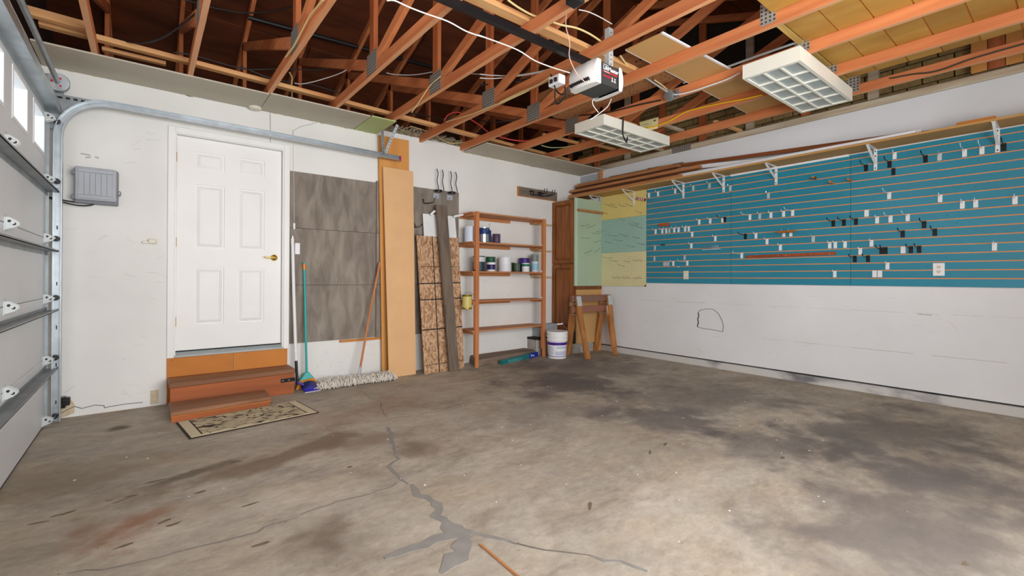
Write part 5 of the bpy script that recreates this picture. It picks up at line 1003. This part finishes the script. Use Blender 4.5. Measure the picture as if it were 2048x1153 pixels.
# slat hooks
rows_ = {}
for y, zt, zb, ty in HOOKS:
    g = round((zt - ZS) / PITCH); rows_.setdefault(g, []).append([y, zt, zb, ty])
proto = {}
HC = {'w': ('white', white_mt), 'l': ('white', white_mt), 'c': ('clear chrome', galv_lt), 'b': ('black', black_mt), 'n': ('black', black_mt), 'n2': ('white', white_mt)}
XF = 6.684
def make_hook(ty):
    cn, m_ = HC[ty]; root = thing('slat_hook', 'x', 'hook', (XF, 0, 0), 'hooks on the slat wall')
    w = .015 if ty != 'b' else .016
    if ty == 'n2': w = .018
    b = MB().box(XF - .0035, XF - .0004, -w, w, -.066, -.004).box(XF - .0004, XF + .004, -w, w, -.0035, .0005).box(XF - .0035, XF + .004, -w, w, -.004, -.0015); b.build('plate', m_, root)
    if ty not in ('n', 'n2'):
        L = {'w': .075, 'l': .24, 'c': .07, 'b': .20}[ty]; r = .0026 if ty != 'b' else .0042
        MB().tube([(XF - .0035, 0, -.014), (XF - L * .8, 0, -.012), (XF - L * .93, 0, -.006), (XF - L, 0, .012)], r, 6).build('prong', m_ if ty != 'c' else chrome, root)
        if ty == 'b': MB().box(XF - .012, XF - .0035, -.010, .010, -.030, -.006).build('collar', m_, root)
    return root
for g in sorted(rows_):
    L = sorted(rows_[g], key=lambda a: -a[0])
    for i, (y, zt, zb, ty) in enumerate(L):
        if ty not in proto: o = make_hook(ty); proto[ty] = o
        else: o = dup(proto[ty])
        o.location = (XF, y, ZS + g * PITCH)
        kind_ = {'w': 'short white hook', 'l': 'long white hook', 'c': 'clear chrome hook', 'b': 'black hook', 'n': 'bare black hook plate', 'n2': 'bare white hook plate'}[ty]
        o['label'] = '%s, %s from left in groove %s up from slat wall bottom' % (kind_, ORD[i], ORD[g])
# the prong copies hang below their plate root: roots sit on the groove

# other things on the slats
def slat_block(nm, label, y0, y1, z0, z1, m_, t=.02, cat='block'):
    return thing_mesh(nm, MB().box(XF - t, XF - .0005, y0, y1, z0, z1), m_, label, cat, (XF, (y0 + y1) / 2, z0), bevel=.002)
red_w = wood('reddish strip', (176, 86, 44), 'y', rgb2=(130, 56, 26), rnd=.05)
slat_block('wood_block', 'small reddish wood block high on the left slat panel', -1.70, -1.535, 1.905, 1.945, red_w)
ws = thing('wood_rail', 'long reddish wood rail with screws across two slat panels', 'rail', (XF, -3.2, 1.43))
MB().hexa([(XF - .02, -3.655, 1.432), (XF - .0005, -3.655, 1.432), (XF - .0005, -2.74, 1.425), (XF - .02, -2.74, 1.425)], [(XF - .02, -3.655, 1.466), (XF - .0005, -3.655, 1.466), (XF - .0005, -2.74, 1.457), (XF - .02, -2.74, 1.457)]).build('rail', red_w, ws, bevel=.002)
for i, y in enumerate([-2.77, -2.79, -2.90, -2.95, -3.03, -3.07, -3.13, -3.18, -3.24, -3.40, -3.46, -3.60]):
    MB().cyl((XF - .0225, y, 1.444), (XF - .0205, y, 1.444), .0045, n=8).build('screw', chrome if i in (1, 7, 11) else black_mt, ws)
wt = thing('wood_tray', 'small tan wood tray set on two white hooks', 'tray', (XF, -3.18, 1.70))
MB().hexa([(XF - .11, -3.28, 1.695), (XF - .025, -3.27, 1.695), (XF - .025, -3.13, 1.695), (XF - .11, -3.13, 1.695)], [(XF - .14, -3.30, 1.712), (XF - .02, -3.285, 1.712), (XF - .02, -3.10, 1.712), (XF - .14, -3.10, 1.712)]).build('tray', kick_w, wt, bevel=.002)
for i, (y, z, lb) in enumerate([(-3.47, 2.262, 'with a black ring, left of three'), (-3.625, 2.188, 'lowest of three'), (-3.785, 2.188, 'beside the panel seam, right of three')]):
    t = thing('wood_peg', 'orange wood peg on the upper slats %s' % lb, 'peg', (XF, y, z))
    MB().tube([(XF - .0005, y, z), (XF - .10, y, z + .004)], .011, 10).build('dowel', kick_w, t)
    if i == 0: MB().tube([(XF - .05, y, z), (XF - .064, y, z)], .0165, 12).build('ring', black_pl, t)
ct = thing('clear_tray', 'clear plastic pocket on the left slat panel', 'tray', (XF, -2.29, 1.54))
MB().box(XF - .05, XF - .0005, -2.42, -2.20, 1.545, 1.552).build('base', clear_m, ct); MB().box(XF - .05, XF - .046, -2.42, -2.20, 1.552, 1.60).build('front', glass, ct)
slat_block('black_clip', 'tiny black clip low on the left slat panel', -1.63, -1.565, 1.642, 1.655, black_pl, .012, 'clip')
slat_block('paper_tag', 'tiny white tag in a low groove of the left slat panel', -1.85, -1.82, 1.331, 1.341, white_pl, .006, 'tag')
gr = thing('striped_grip', 'maroon and white striped spring grip beside the shelf bracket', 'grip', (6.62, -1.25, 2.32))
for i in range(9):
    f = i / 8; p = (6.64, -1.20 - .12 * f, 2.345 - .035 * f); q = (6.64, -1.20 - .12 * (f + .1), 2.345 - .035 * (f + .1)); MB().cyl(p, q, .019 if i else .022, n=12).build('coil', maroon if i % 2 == 0 else white_pl, gr)
MB().cyl((6.64, -1.24, 2.33), (6.683, -1.24, 2.33), .006, n=8).build('mount', black_mt, gr)
# wall plates
ol = thing('outlet', 'white duplex outlet on the right slat panel', 'outlet', (XF, -4.45, 1.21))
MB().box(XF - .007, XF - .0005, -4.490, -4.410, 1.212, 1.328).build('cover_plate', white_pl, ol, bevel=.002)
for z in (1.292, 1.250):
    r_ = MB().cyl((XF - .0095, -4.45, z), (XF - .007, -4.45, z), .0165, n=18).build('receptacle', cream_pl, ol)
    MB().box(XF - .0102, XF - .0096, -4.459, -4.457, z - .002, z + .008).box(XF - .0102, XF - .0096, -4.443, -4.441, z - .002, z + .008).cyl((XF - .0102, -4.45, z - .008), (XF - .0096, -4.45, z - .008), .003, n=8).build('slots', black_pl, r_)
sw = thing('light_switch', 'cream switch plate low on the left slat panel', 'switch', (XF, -1.95, 1.17))
MB().box(XF - .007, XF - .0005, -1.985, -1.912, 1.168, 1.28).build('cover_plate', cream_pl, sw, bevel=.002); MB().box(XF - .013, XF - .007, -1.954, -1.943, 1.213, 1.238).build('toggle', white_pl, sw, bevel=.002)

# ---------------------------------------------------------------- lumber shelf and its brackets
thing_mesh('wall_shelf', MB().box(6.395, 6.7045, -5.10, -.02, 2.468, 2.488), wood('shelf board', (196, 150, 88), 'y', rgb2=(184, 138, 76), rnd=0, s=6), 'long tan shelf board high on the right wall', 'shelf', (6.55, -2.5, 2.468), bevel=.002)
BY_ = [-.476, -1.107, -1.908, -2.458, -3.069, -3.986, -4.819]
bl = ['over the green pegboard', 'beside the striped grip', 'third along from the corner', 'fourth along from the corner', 'fifth along from the corner', 'sixth along from the corner', 'nearest the camera']
bproto = None
for i, (y, lb) in enumerate(zip(BY_, bl)):
    if bproto is None:
        t = thing('shelf_bracket', 'x', 'bracket', (6.682, y, 2.26), 'white shelf brackets')
        MB().box(6.6765, 6.6815, y - .014, y + .014, 2.262, 2.4675).build('wall_leg', white_mt, t); MB().box(6.41, 6.6765, y - .014, y + .014, 2.4625, 2.4675).build('shelf_leg', white_mt, t)
        MB().beam((6.41, y, 2.458), (6.674, y, 2.305), .003, .03, (0, 1, 0)).box(6.50, 6.672, y - .0015, y + .0015, 2.38, 2.46) and None
        MB().beam((6.412, y, 2.457), (6.674, y, 2.325), .020, .006, (0, 1, 0)).build('diagonal_brace', white_mt, t)
        for z in (2.28, 2.40, 2.445): MB().cyl((6.672, y, z), (6.6765, y, z), .0058, n=8).build('screw', black_mt, t)
        bproto = t
    else: t = dup(bproto); t.location = (6.682, y, 2.26)
    t['label'] = 'white metal shelf bracket under the lumber shelf, ' + lb
LUM = [((6.415, 6.51), (2.4885, 2.526), -.03, -2.04, 'lowest front board of the lumber pile'), ((6.52, 6.61), (2.4885, 2.526), -.05, -1.9, 'hidden lower board behind the front of the lumber pile'),
       ((6.615, 6.70), (2.4885, 2.60), -.1, -1.7, 'thick board against the wall under the lumber pile'), ((6.475, 6.60), (2.5265, 2.566), -.05, -1.95, 'dark second board from the bottom of the lumber pile'),
       ((6.43, 6.52), (2.567, 2.606), -.02, -2.26, 'longest orange two-by-four on the front of the lumber pile'), ((6.525, 6.612), (2.567, 2.6155), -.05, -2.2, 'board tucked behind the longest two-by-four'),
       ((6.535, 6.64), (2.616, 2.652), -.06, -1.85, 'wide board near the top of the lumber pile'), ((6.50, 6.60), (2.653, 2.69), -.09, -1.93, 'upper two-by-four of the lumber pile'), ((6.57, 6.67), (2.691, 2.722), -.07, -1.80, 'topmost reddish board of the lumber pile')]
for (xs_, zs_, y0, y1, lb) in LUM:
    thing_mesh('lumber_board', MB().box(xs_[0], xs_[1], y1, y0, zs_[0], zs_[1]), lumber_shade if lb.startswith(('dark', 'wide', 'hidden', 'thick')) else lumber_y, lb, 'lumber', (sum(xs_) / 2, (y0 + y1) / 2, zs_[0]), 'lumber stored on the wall shelf', bevel=.003)  # darkened boards stand in for shaded gaps of the pile
def strip(nm, label, p0, p1, w, h, m_): return thing_mesh(nm, MB().beam(p0, p1, w, h, (1, 0, 0)), m_, label, 'trim', p0, 'trim strips on the wall shelf', bevel=.001)
strip('trim_strip', 'olive strip leaning at the back of the lumber pile', (6.685, -.65, 2.75), (6.685, -1.9, 2.735), .012, .03, mat('olive strip', (128, 116, 76)))
strip('trim_strip', 'long stained trim strip, upper of the brown ones', (6.67, -1.35, 2.745), (6.685, -4.25, 2.56), .012, .035, trim_br)
strip('trim_strip', 'long stained trim strip, middle of the brown ones', (6.64, -1.5, 2.735), (6.66, -4.4, 2.535), .012, .03, trim_br)
strip('trim_strip', 'long stained trim strip, lowest of the brown ones', (6.58, -1.9, 2.67), (6.63, -4.7, 2.515), .012, .025, trim_br)
strip('trim_strip', 'long white trim strip, upper of two', (6.50, -1.95, 2.535), (6.56, -4.35, 2.538), .014, .03, white_pl)
strip('trim_strip', 'long white trim strip, lower of two at the shelf front', (6.455, -1.98, 2.508), (6.45, -4.33, 2.510), .03, .022, white_pl)
strip('trim_strip', 'wide white trim lying behind the lumber pile', (6.60, -1.5, 2.69), (6.62, -3.2, 2.53), .008, .05, white_pl)
strip('trim_strip', 'short tan board at the near end of the shelf', (6.43, -4.60, 2.500), (6.43, -4.83, 2.500), .05, .022, kick_w)
thing_mesh('return_grille', MB().box(6.690, 6.7045, -.42, -.03, 2.745, 2.862), grey_pl, 'small grey vent in the right wall corner above the lumber', 'vent', (6.70, -.2, 2.745), bevel=.002)
thing_mesh('wood_post', MB().box(6.66, 6.704, -.50, -.45, 2.73, 2.883), lumber_y, 'short reddish post under the ceiling strip corner', 'post', (6.68, -.47, 2.73))
thing_mesh('cleat_plate', MB().box(6.6825, 6.6835, -4.0, -3.93, 3.0, 3.001), galv, 'x', 'plate', (6.68, -3.9, 3.0)) if False else None

# ---------------------------------------------------------------- light fixtures
def fixture(label, x0, y0):
    L, Wd, zb, zt = 1.215, .415, 2.787, ZC - .0008
    t = thing('light_fixture', label, 'light fixture', (x0 + L / 2, y0 + Wd / 2, zb), 'ceiling light fixtures')
    h = MB().box(x0, x0 + .008, y0, y0 + Wd, zb, zt).box(x0 + L - .008, x0 + L, y0, y0 + Wd, zb, zt).box(x0 + .008, x0 + L - .008, y0, y0 + .008, zb, zt).box(x0 + .008, x0 + L - .008, y0 + Wd - .008, y0 + Wd, zb, zt).box(x0 + .008, x0 + L - .008, y0 + .008, y0 + Wd - .008, zt - .006, zt)
    h.box(x0 + .008, x0 + .03, y0 + .008, y0 + Wd - .008, zb, zb + .012).box(x0 + L - .03, x0 + L - .008, y0 + .008, y0 + Wd - .008, zb, zb + .012).box(x0 + .03, x0 + L - .03, y0 + .008, y0 + .024, zb, zb + .012).box(x0 + .03, x0 + L - .03, y0 + Wd - .024, y0 + Wd - .008, zb, zb + .012)
    h.build('housing', fix_white, t)
    MB().box(x0 + .02, x0 + L - .02, y0 + .016, y0 + Wd - .016, zb + .014, zb + .017).build('lens', lens_m, t)
    for i in range(1, 5): x = x0 + .03 + (L - .06) * i / 5; MB().box(x - .007, x + .007, y0 + .024, y0 + Wd - .024, zb + .001, zb + .0138).build('louver_bar', fix_white, t)
    for i in range(1, 3): y = y0 + .024 + (Wd - .048) * i / 3; MB().box(x0 + .03, x0 + L - .03, y - .007, y + .007, zb + .0005, zb + .0135).build('louver_bar', fix_white, t)
fixture('gridded fluorescent fixture beyond the opener, farther of two', 4.76, -2.145)
fixture('gridded fluorescent fixture over the slat wall, nearer of two', 4.78, -3.975)

# ---------------------------------------------------------------- garage door opener
op = thing('garage_opener', 'grey and white garage door opener hung from the trusses', 'opener', (3.74, -2.93, 2.62))
ox0, ox1, oy0, oy1, oz0, oz1 = 3.64, 3.845, -3.055, -2.81, 2.622, 2.782
MB().box(ox0, ox1, oy0, oy1, oz0, oz1).build('chassis', opener_d, op, bevel=.006)
def lens_cover(sgn, xb, ext):
    prof = []
    for i in range(11):
        f = i / 10; z = oz0 - .012 + (oz1 - oz0 + .018) * f; prof.append((ext * (math.sin(math.pi * (0.12 + .70 * (1 - f))) ** .6), z))
    mb = MB(); vs = []; ny = 7
    for j in range(ny):
        g = j / (ny - 1); y = oy0 - .006 + (oy1 - oy0 + .012) * g; k_ = .72 + .28 * math.sin(math.pi * min(max(g, .0), 1.0)) ** .5
        for (e, z) in prof: vs.append((xb + sgn * e * k_, y, z))
    n = len(prof); fs = []
    for j in range(ny - 1):
        for i in range(n - 1): fs.append((j * n + i, j * n + i + 1, (j + 1) * n + i + 1, (j + 1) * n + i))
    base = len(vs)
    for j in range(ny):
        g = j / (ny - 1); y = oy0 - .006 + (oy1 - oy0 + .012) * g
        for (e, z) in prof: vs.append((xb, y, z))
    for j in range(ny - 1):
        fs.append((j * n, (j + 1) * n, base + (j + 1) * n, base + j * n)); fs.append((j * n + n - 1, base + j * n + n - 1, base + (j + 1) * n + n - 1, (j + 1) * n + n - 1))
    for i in range(n - 1):
        fs.append((i, base + i, base + i + 1, i + 1)); q = (ny - 1) * n; fs.append((q + i, q + i + 1, base + q + i + 1, base + q + i))
    o = mb.add(vs, fs).build('lens_cover', opener_w, op); smooth_by_angle(o, 35)
    for i in range(11):
        y = oy0 + .035 + i * .018; e = ext * .72 * (math.sin(math.pi * .78)) ** .6
        MB().box(xb + sgn * ext * .55, xb + sgn * ext * .99, y, y + .007, oz0 + .006, oz0 + .026).build('vent_slot', black_pl, o)
    return o
lens_cover(-1, ox0, .10); lens_cover(1, ox1, .075)
text_part('lettering', 'LiftMaster', white_print, op, (ox0 + .030, oy0 - .0008, oz0 + .108), (1, 0, 0), (0, 0, 1), .043, bold=.0008)
text_part('lettering', 'CHAMBERLAIN', white_print, op, (ox0 + .030, oy0 - .0008, oz0 + .142), (1, 0, 0), (0, 0, 1), .009)
MB().box(ox0 + .028, ox1 - .012, oy0 - .001, oy0 - .0001, oz0 + .088, oz0 + .099).build('red_bar', red_print, op)
text_part('lettering', 'PROFESSIONAL', white_print, op, (ox0 + .036, oy0 - .0018, oz0 + .0905), (1, 0, 0), (0, 0, 1), .0095)
text_part('lettering', 'Formula I', red_print, op, (ox0 + .028, oy0 - .0008, oz0 + .055), (1, 0, 0), (0.12, 0, 1), .026, bold=.0005)
for dx in (.135, .165): MB().cyl((ox0 + dx, oy0 - .001, oz0 + .064), (ox0 + dx, oy0 - .0001, oz0 + .064), .006, n=10).beam((ox0 + dx, oy0 - .0005, oz0 + .058), (ox0 + dx - .008, oy0 - .0005, oz0 + .036), .001, .006, (0, 1, 0)).beam((ox0 + dx, oy0 - .0005, oz0 + .056), (ox0 + dx + .008, oy0 - .0005, oz0 + .036), .001, .005, (0, 1, 0)).build('figure_icon', white_print, op)
rail = MB().box(.45, 3.72, -2.965, -2.925, 2.783, 2.787).box(.45, 3.72, -2.965, -2.961, 2.787, 2.825).box(.45, 3.72, -2.929, -2.925, 2.787, 2.825).box(.45, 3.72, -2.953, -2.937, 2.822, 2.825)
rail.build('rail', black_mt, op)
MB().box(3.70, 3.80, -2.975, -2.915, 2.783, 2.80).build('rail_bracket', black_mt, op)
hg = MB().box(3.775, 3.825, -3.022, -3.018, 2.783, 3.09).box(3.775, 3.779, -3.018, -2.98, 2.783, 3.09).build('hanger_angle', galv_lt, op)
m = MB()
for i in range(8): f = .08 + i * .115; m.cyl((3.80, -3.0228, 2.79 + .30 * f), (3.80, -3.022, 2.79 + .30 * f), .006, n=6)
m.build('holes', dark_line, hg, kind='stuff')
MB().box(3.70, 3.86, -3.02, -2.99, 2.783, 2.787).build('cross_strap', black_mt, op)
ou = thing('junction_outlet', 'white outlet box with two plugs behind the opener', 'outlet', (3.52, -2.74, 2.70))
MB().box(3.485, 3.555, -2.78, -2.66, 2.672, 2.742).build('box', white_pl, ou, bevel=.004)
for y in (-2.75, -2.70): MB().box(3.468, 3.485, y - .012, y + .012, 2.685, 2.715).build('plug', black_pl, ou, bevel=.003)
rc = thing('radio_receiver', 'black receiver box hanging under a truss near the top edge', 'receiver', (3.09, -3.32, 2.862))
MB().box(3.045, 3.1265, -3.37, -3.28, 2.862, 2.975).build('case', black_pl, rc, bevel=.005); MB().box(3.07, 3.10, -3.3712, -3.3702, 2.872, 2.880).build('led_strip', red_print, rc)

# ---------------------------------------------------------------- overhead storage
pl = thing('plywood_deck', 'grooved plywood storage deck lying on the trusses', 'deck', (5.1, -4.6, zr))
MB().box(4.05, 5.96, -5.9, -3.95, zr + .006, zr + .014).build('core', kick_w, pl)
yv = -3.955; first = None
for i in range(10):
    y1 = -3.955 - .2105 * i; y0 = y1 - .2105 + .010
    if i == 0: y0 = y1 - .2105 + .010
    if first is None: first = MB().box(4.05, 5.96, y0, y1, zr, zr + .006).build('plank', deck_ply, pl); yf = y1
    else: c_ = first.copy(); COL.objects.link(c_); c_.location.y = first.location.y + (y1 - yf)
thing_mesh('deck_batten', MB().box(4.40, 6.0, -3.945, -3.90, zr, zr + .03), wood('deck batten', (196, 164, 92), 'x', rnd=0), 'pale batten along the front edge of the storage deck', 'batten', (5.1, -3.92, zr))
for (y, w, lb) in [(-4.705, .10, 'first'), (-4.81, .10, 'second'), (-4.915, .10, 'third')]: thing_mesh('stored_board', MB().box(6.700, 6.720, y - w / 2, y + w / 2, 2.994, 3.42), fir_z if lb == 'second' else mdf_o, 'upright tan board standing against the brick gable, %s from the light fixture' % lb, 'board', (6.71, y, 2.994), bevel=.002)
ts_ = thing('tan_panel', 'long tan panel with white edges lying on the trusses beside the opener', 'panel', (5.1, -3.2, zr))
MB().hexa([(4.0, -3.325, zr + .001), (6.30, -3.40, zr + .001), (6.30, -2.98, zr + .001), (4.0, -3.01, zr + .001)], [(4.0, -3.325, zr + .012), (6.30, -3.40, zr + .012), (6.30, -2.98, zr + .012), (4.0, -3.01, zr + .012)]).build('face', tan_ply, ts_)
MB().hexa([(4.0, -3.34, zr + .001), (6.30, -3.415, zr + .001), (6.30, -3.4005, zr + .001), (4.0, -3.3255, zr + .001)], [(4.0, -3.34, zr + .014), (6.30, -3.415, zr + .014), (6.30, -3.4005, zr + .014), (4.0, -3.3255, zr + .014)]).build('white_edge', white_pl, ts_)
MB().hexa([(4.0, -3.0095, zr + .001), (6.30, -2.9795, zr + .001), (6.30, -2.972, zr + .001), (4.0, -3.002, zr + .001)], [(4.0, -3.0095, zr + .014), (6.30, -2.9795, zr + .014), (6.30, -2.972, zr + .014), (4.0, -3.002, zr + .014)]).build('white_edge', white_pl, ts_)
kb = thing('kraft_roll', 'printed brown kraft paper bundle lying between the trusses', 'paper bundle', (4.68, -2.3, zr))
mb = MB(); vs = []; n = 13; ylist = [-2.96 + .13 * i for i in range(12)]
for y in ylist:
    for i in range(n): t_ = math.pi * i / (n - 1); vs.append((4.665 - .30 * math.cos(t_), y, zr + .13 - .12 * math.sin(t_)))
fs = [(j * n + i, j * n + i + 1, (j + 1) * n + i + 1, (j + 1) * n + i) for j in range(len(ylist) - 1) for i in range(n - 1)]
b_ = len(vs)
for y in ylist: vs += [(4.365, y, zr + .20), (4.965, y, zr + .20)]
for j in range(len(ylist) - 1):
    fs += [(b_ + 2 * j, b_ + 2 * j + 1, b_ + 2 * j + 3, b_ + 2 * j + 2), (j * n, (j + 1) * n, b_ + 2 * j + 2, b_ + 2 * j), (j * n + n - 1, b_ + 2 * j + 1, b_ + 2 * j + 3, (j + 1) * n + n - 1)]
q = (len(ylist) - 1); fs += [tuple(range(n)) + (b_ + 1, b_), tuple(q * n + i for i in range(n))[::-1] + (b_ + 2 * q, b_ + 2 * q + 1)]
mb.add(vs, fs).build('paper_face', kraft, kb, smooth=False)
jb = thing('junction_box', 'round steel junction box on a truss between the light fixtures', 'junction box', (4.94, -2.8, 2.92))
MB().cyl((4.9505, -2.81, 2.925), (4.90, -2.81, 2.925), .052, n=8).build('box', galv, jb); MB().cyl((4.8995, -2.81, 2.925), (4.897, -2.81, 2.925), .03, n=12).build('knockout', galv_d, jb); MB().box(4.93, 4.9515, -2.90, -2.87, 2.89, 2.96).build('clamp', galv_d, jb)
cd = thing('label_card', 'cream instruction card tucked against a truss beside the far fixture', 'card', (5.555, -2.14, 2.88))
MB().hexa([(5.552, -2.057, 2.886), (5.552, -2.262, 2.877), (5.554, -2.262, 2.877), (5.554, -2.057, 2.886)], [(5.552, -2.012, 3.012), (5.552, -2.27, 3.004), (5.554, -2.27, 3.004), (5.554, -2.012, 3.012)]).build('card', paper_m, cd)
MB().prism([(-2.20, 2.985), (-2.245, 2.985), (-2.225, 2.962)], 'x', 5.5512, 5.5519).box(5.5512, 5.5519, -2.14, -2.07, 2.966, 2.970).box(5.5512, 5.5519, -2.19, -2.10, 2.948, 2.951).build('print', mat('card print', (92, 88, 60)), cd)
thing_mesh('utility_hook', MB().tube([(5.058, -2.165, 2.898), (5.055, -2.165, 2.86), (5.048, -2.165, 2.735), (5.10, -2.165, 2.665), (5.118, -2.165, 2.658), (5.13, -2.165, 2.72)], .007, 8), black_mt, 'black bent hook hanging beside the far light fixture', 'hook', (5.05, -2.165, 2.66))
thing_mesh('steel_conduit', MB().tube([(4.93, -2.95, 3.0), (4.93, -3.6, 3.0), (4.93, -4.0, 2.995)], .010, 8), wire_gry, 'grey steel conduit lying along a truss above the near fixture', 'conduit', (4.93, -2.95, 3.0))
thing_mesh('steel_conduit', MB().tube([(4.33, -2.80, 3.02), (4.90, -2.80, 2.955)], .009, 8), wire_gry, 'short grey conduit running into the junction box', 'conduit', (4.33, -2.80, 3.02))
thing_mesh('vent_pipe', MB().tube([(1.9, .5, 4.05), (5.6, .5, 4.24)], .024, 10), black_pl, 'long black pipe slung under the roof behind the trusses', 'pipe', (1.9, .5, 4.05))
# ragged insulation in the open ceiling gap
mb = MB(); rd = random.Random(21)
for i in range(520):
    x = rd.uniform(3.19, 4.42); y = rd.uniform(-.03, .10); z = 2.953 + rd.uniform(-.0, .06)
    p = Vector((x, y, z)); pts = [p]
    for j in range(3): p = p + Vector((rd.gauss(0, .035), rd.gauss(-.004, .015), rd.gauss(.004, .014))); p.z = max(p.z, 2.952); pts.append(p)
    mb.tube(pts, [.006, .010, .008, .004], 5)
o = thing_mesh('insulation_fluff', mb, insul, 'ragged insulation tufts above the back wall in the ceiling gap', 'insulation', (3.8, 0, 2.952)); o['kind'] = 'stuff'

# ---------------------------------------------------------------- cables overhead
WL = {'white_cord': ('white pull cord running along the black opener rail', wire_wht, .0042), 'blk_loop': ('black cable looping between the first two trusses', wire_blk, .007), 'blk_high': ('black cable draped high over the back trusses', wire_blk, .008),
      'blk_low': ('black cable sagging above the ceiling strip', wire_blk, .006), 'wht_low': ('white wire rising from the cable bundle above the door', wire_wht, .005), 'bundle': ('dark wire bundle lying behind the runner above the door', wire_blk, .006),
      'romex_k2': ('cream cable stapled along the third truss', wire_crm, .006), 'romex_drop': ('short cream cable dropping beside the third truss', wire_crm, .006), 'wht_far': ('white wire strung far behind the fourth and fifth trusses', wire_wht, .006),
      'romex_k4': ('cream cable crossing the fifth truss plate', wire_crm, .005), 'romex_wall': ('cream cable crossing the open ceiling gap', wire_crm, .006), 'wall_loop': ('grey-white wire loop low in the ceiling gap', wire_wht, .005), 'wall_loop2': ('cream wire loop resting on the insulation', wire_crm, .006),
      'blk_mid': ('black cable strung behind the sixth truss', wire_blk, .007), 'red': ('bright red cable looping behind the trusses', wire_red, .007), 'romex_k5': ('cream cable running along the sixth truss to the opener', wire_crm, .006),
      'twin_a': ('thin white wire behind the opener, upper of two', wire_wht, .005), 'twin_b': ('thin white wire behind the opener, lower of two', wire_wht, .005), 'blk_three': ('black cable behind the opener rail', wire_blk, .007),
      'bell': ('thin twisted bell wire hanging over the opener', mat('pinkish bell wire', (206, 176, 160)), .0035), 'sensor_lead': ('short white lead from the black receiver box', wire_wht, .004), 'romex_top': ('cream cable lying over the trusses beside the runner', wire_crm, .007),
      'romex_right': ('cream cable right of the opener hanger', wire_crm, .007), 'romex_jbox': ('cream cable entering the junction box', wire_crm, .006), 'wht_jbox': ('white cable from the junction box to the near fixture', wire_wht, .007), 'blk_jbox': ('black cable running to the junction box', wire_blk, .007),
      'yellow': ('bright yellow cable along a truss between the fixtures', wire_yel, .007), 'low_a': ('thin wire tail hanging below the opener, left', wire_wht, .0035), 'low_b': ('thin wire tail hanging below the opener, right', wire_wht, .004), 'cord_a': ('black power cord looped beside the opener, upper', wire_blk, .006), 'cord_b': ('black power cord looped beside the opener, lower', wire_blk, .006),
      'green': ('pale green wire behind the ceiling strip', mat('pale green wire', (186, 196, 140)), .005), 'gable': ('dark cable tacked along the last truss', mat('dark olive cable', (58, 56, 40)), .006)}
for k_, pts in WIRES.items():
    lb, m_, r_ = WL[k_]
    thing_mesh('overhead_cable', MB().tube(pts, r_, 6, 4), m_, lb, 'cable', pts[0])

# thin lath on the floor near the camera
thing_mesh('wood_lath', MB().beam((2.189, -3.62, .004), (2.178, -4.05, .004), .010, .005, (1, 0, 0)), lumber_y, 'thin tan wood lath lying on the near floor', 'lath', (2.185, -3.8, 0))
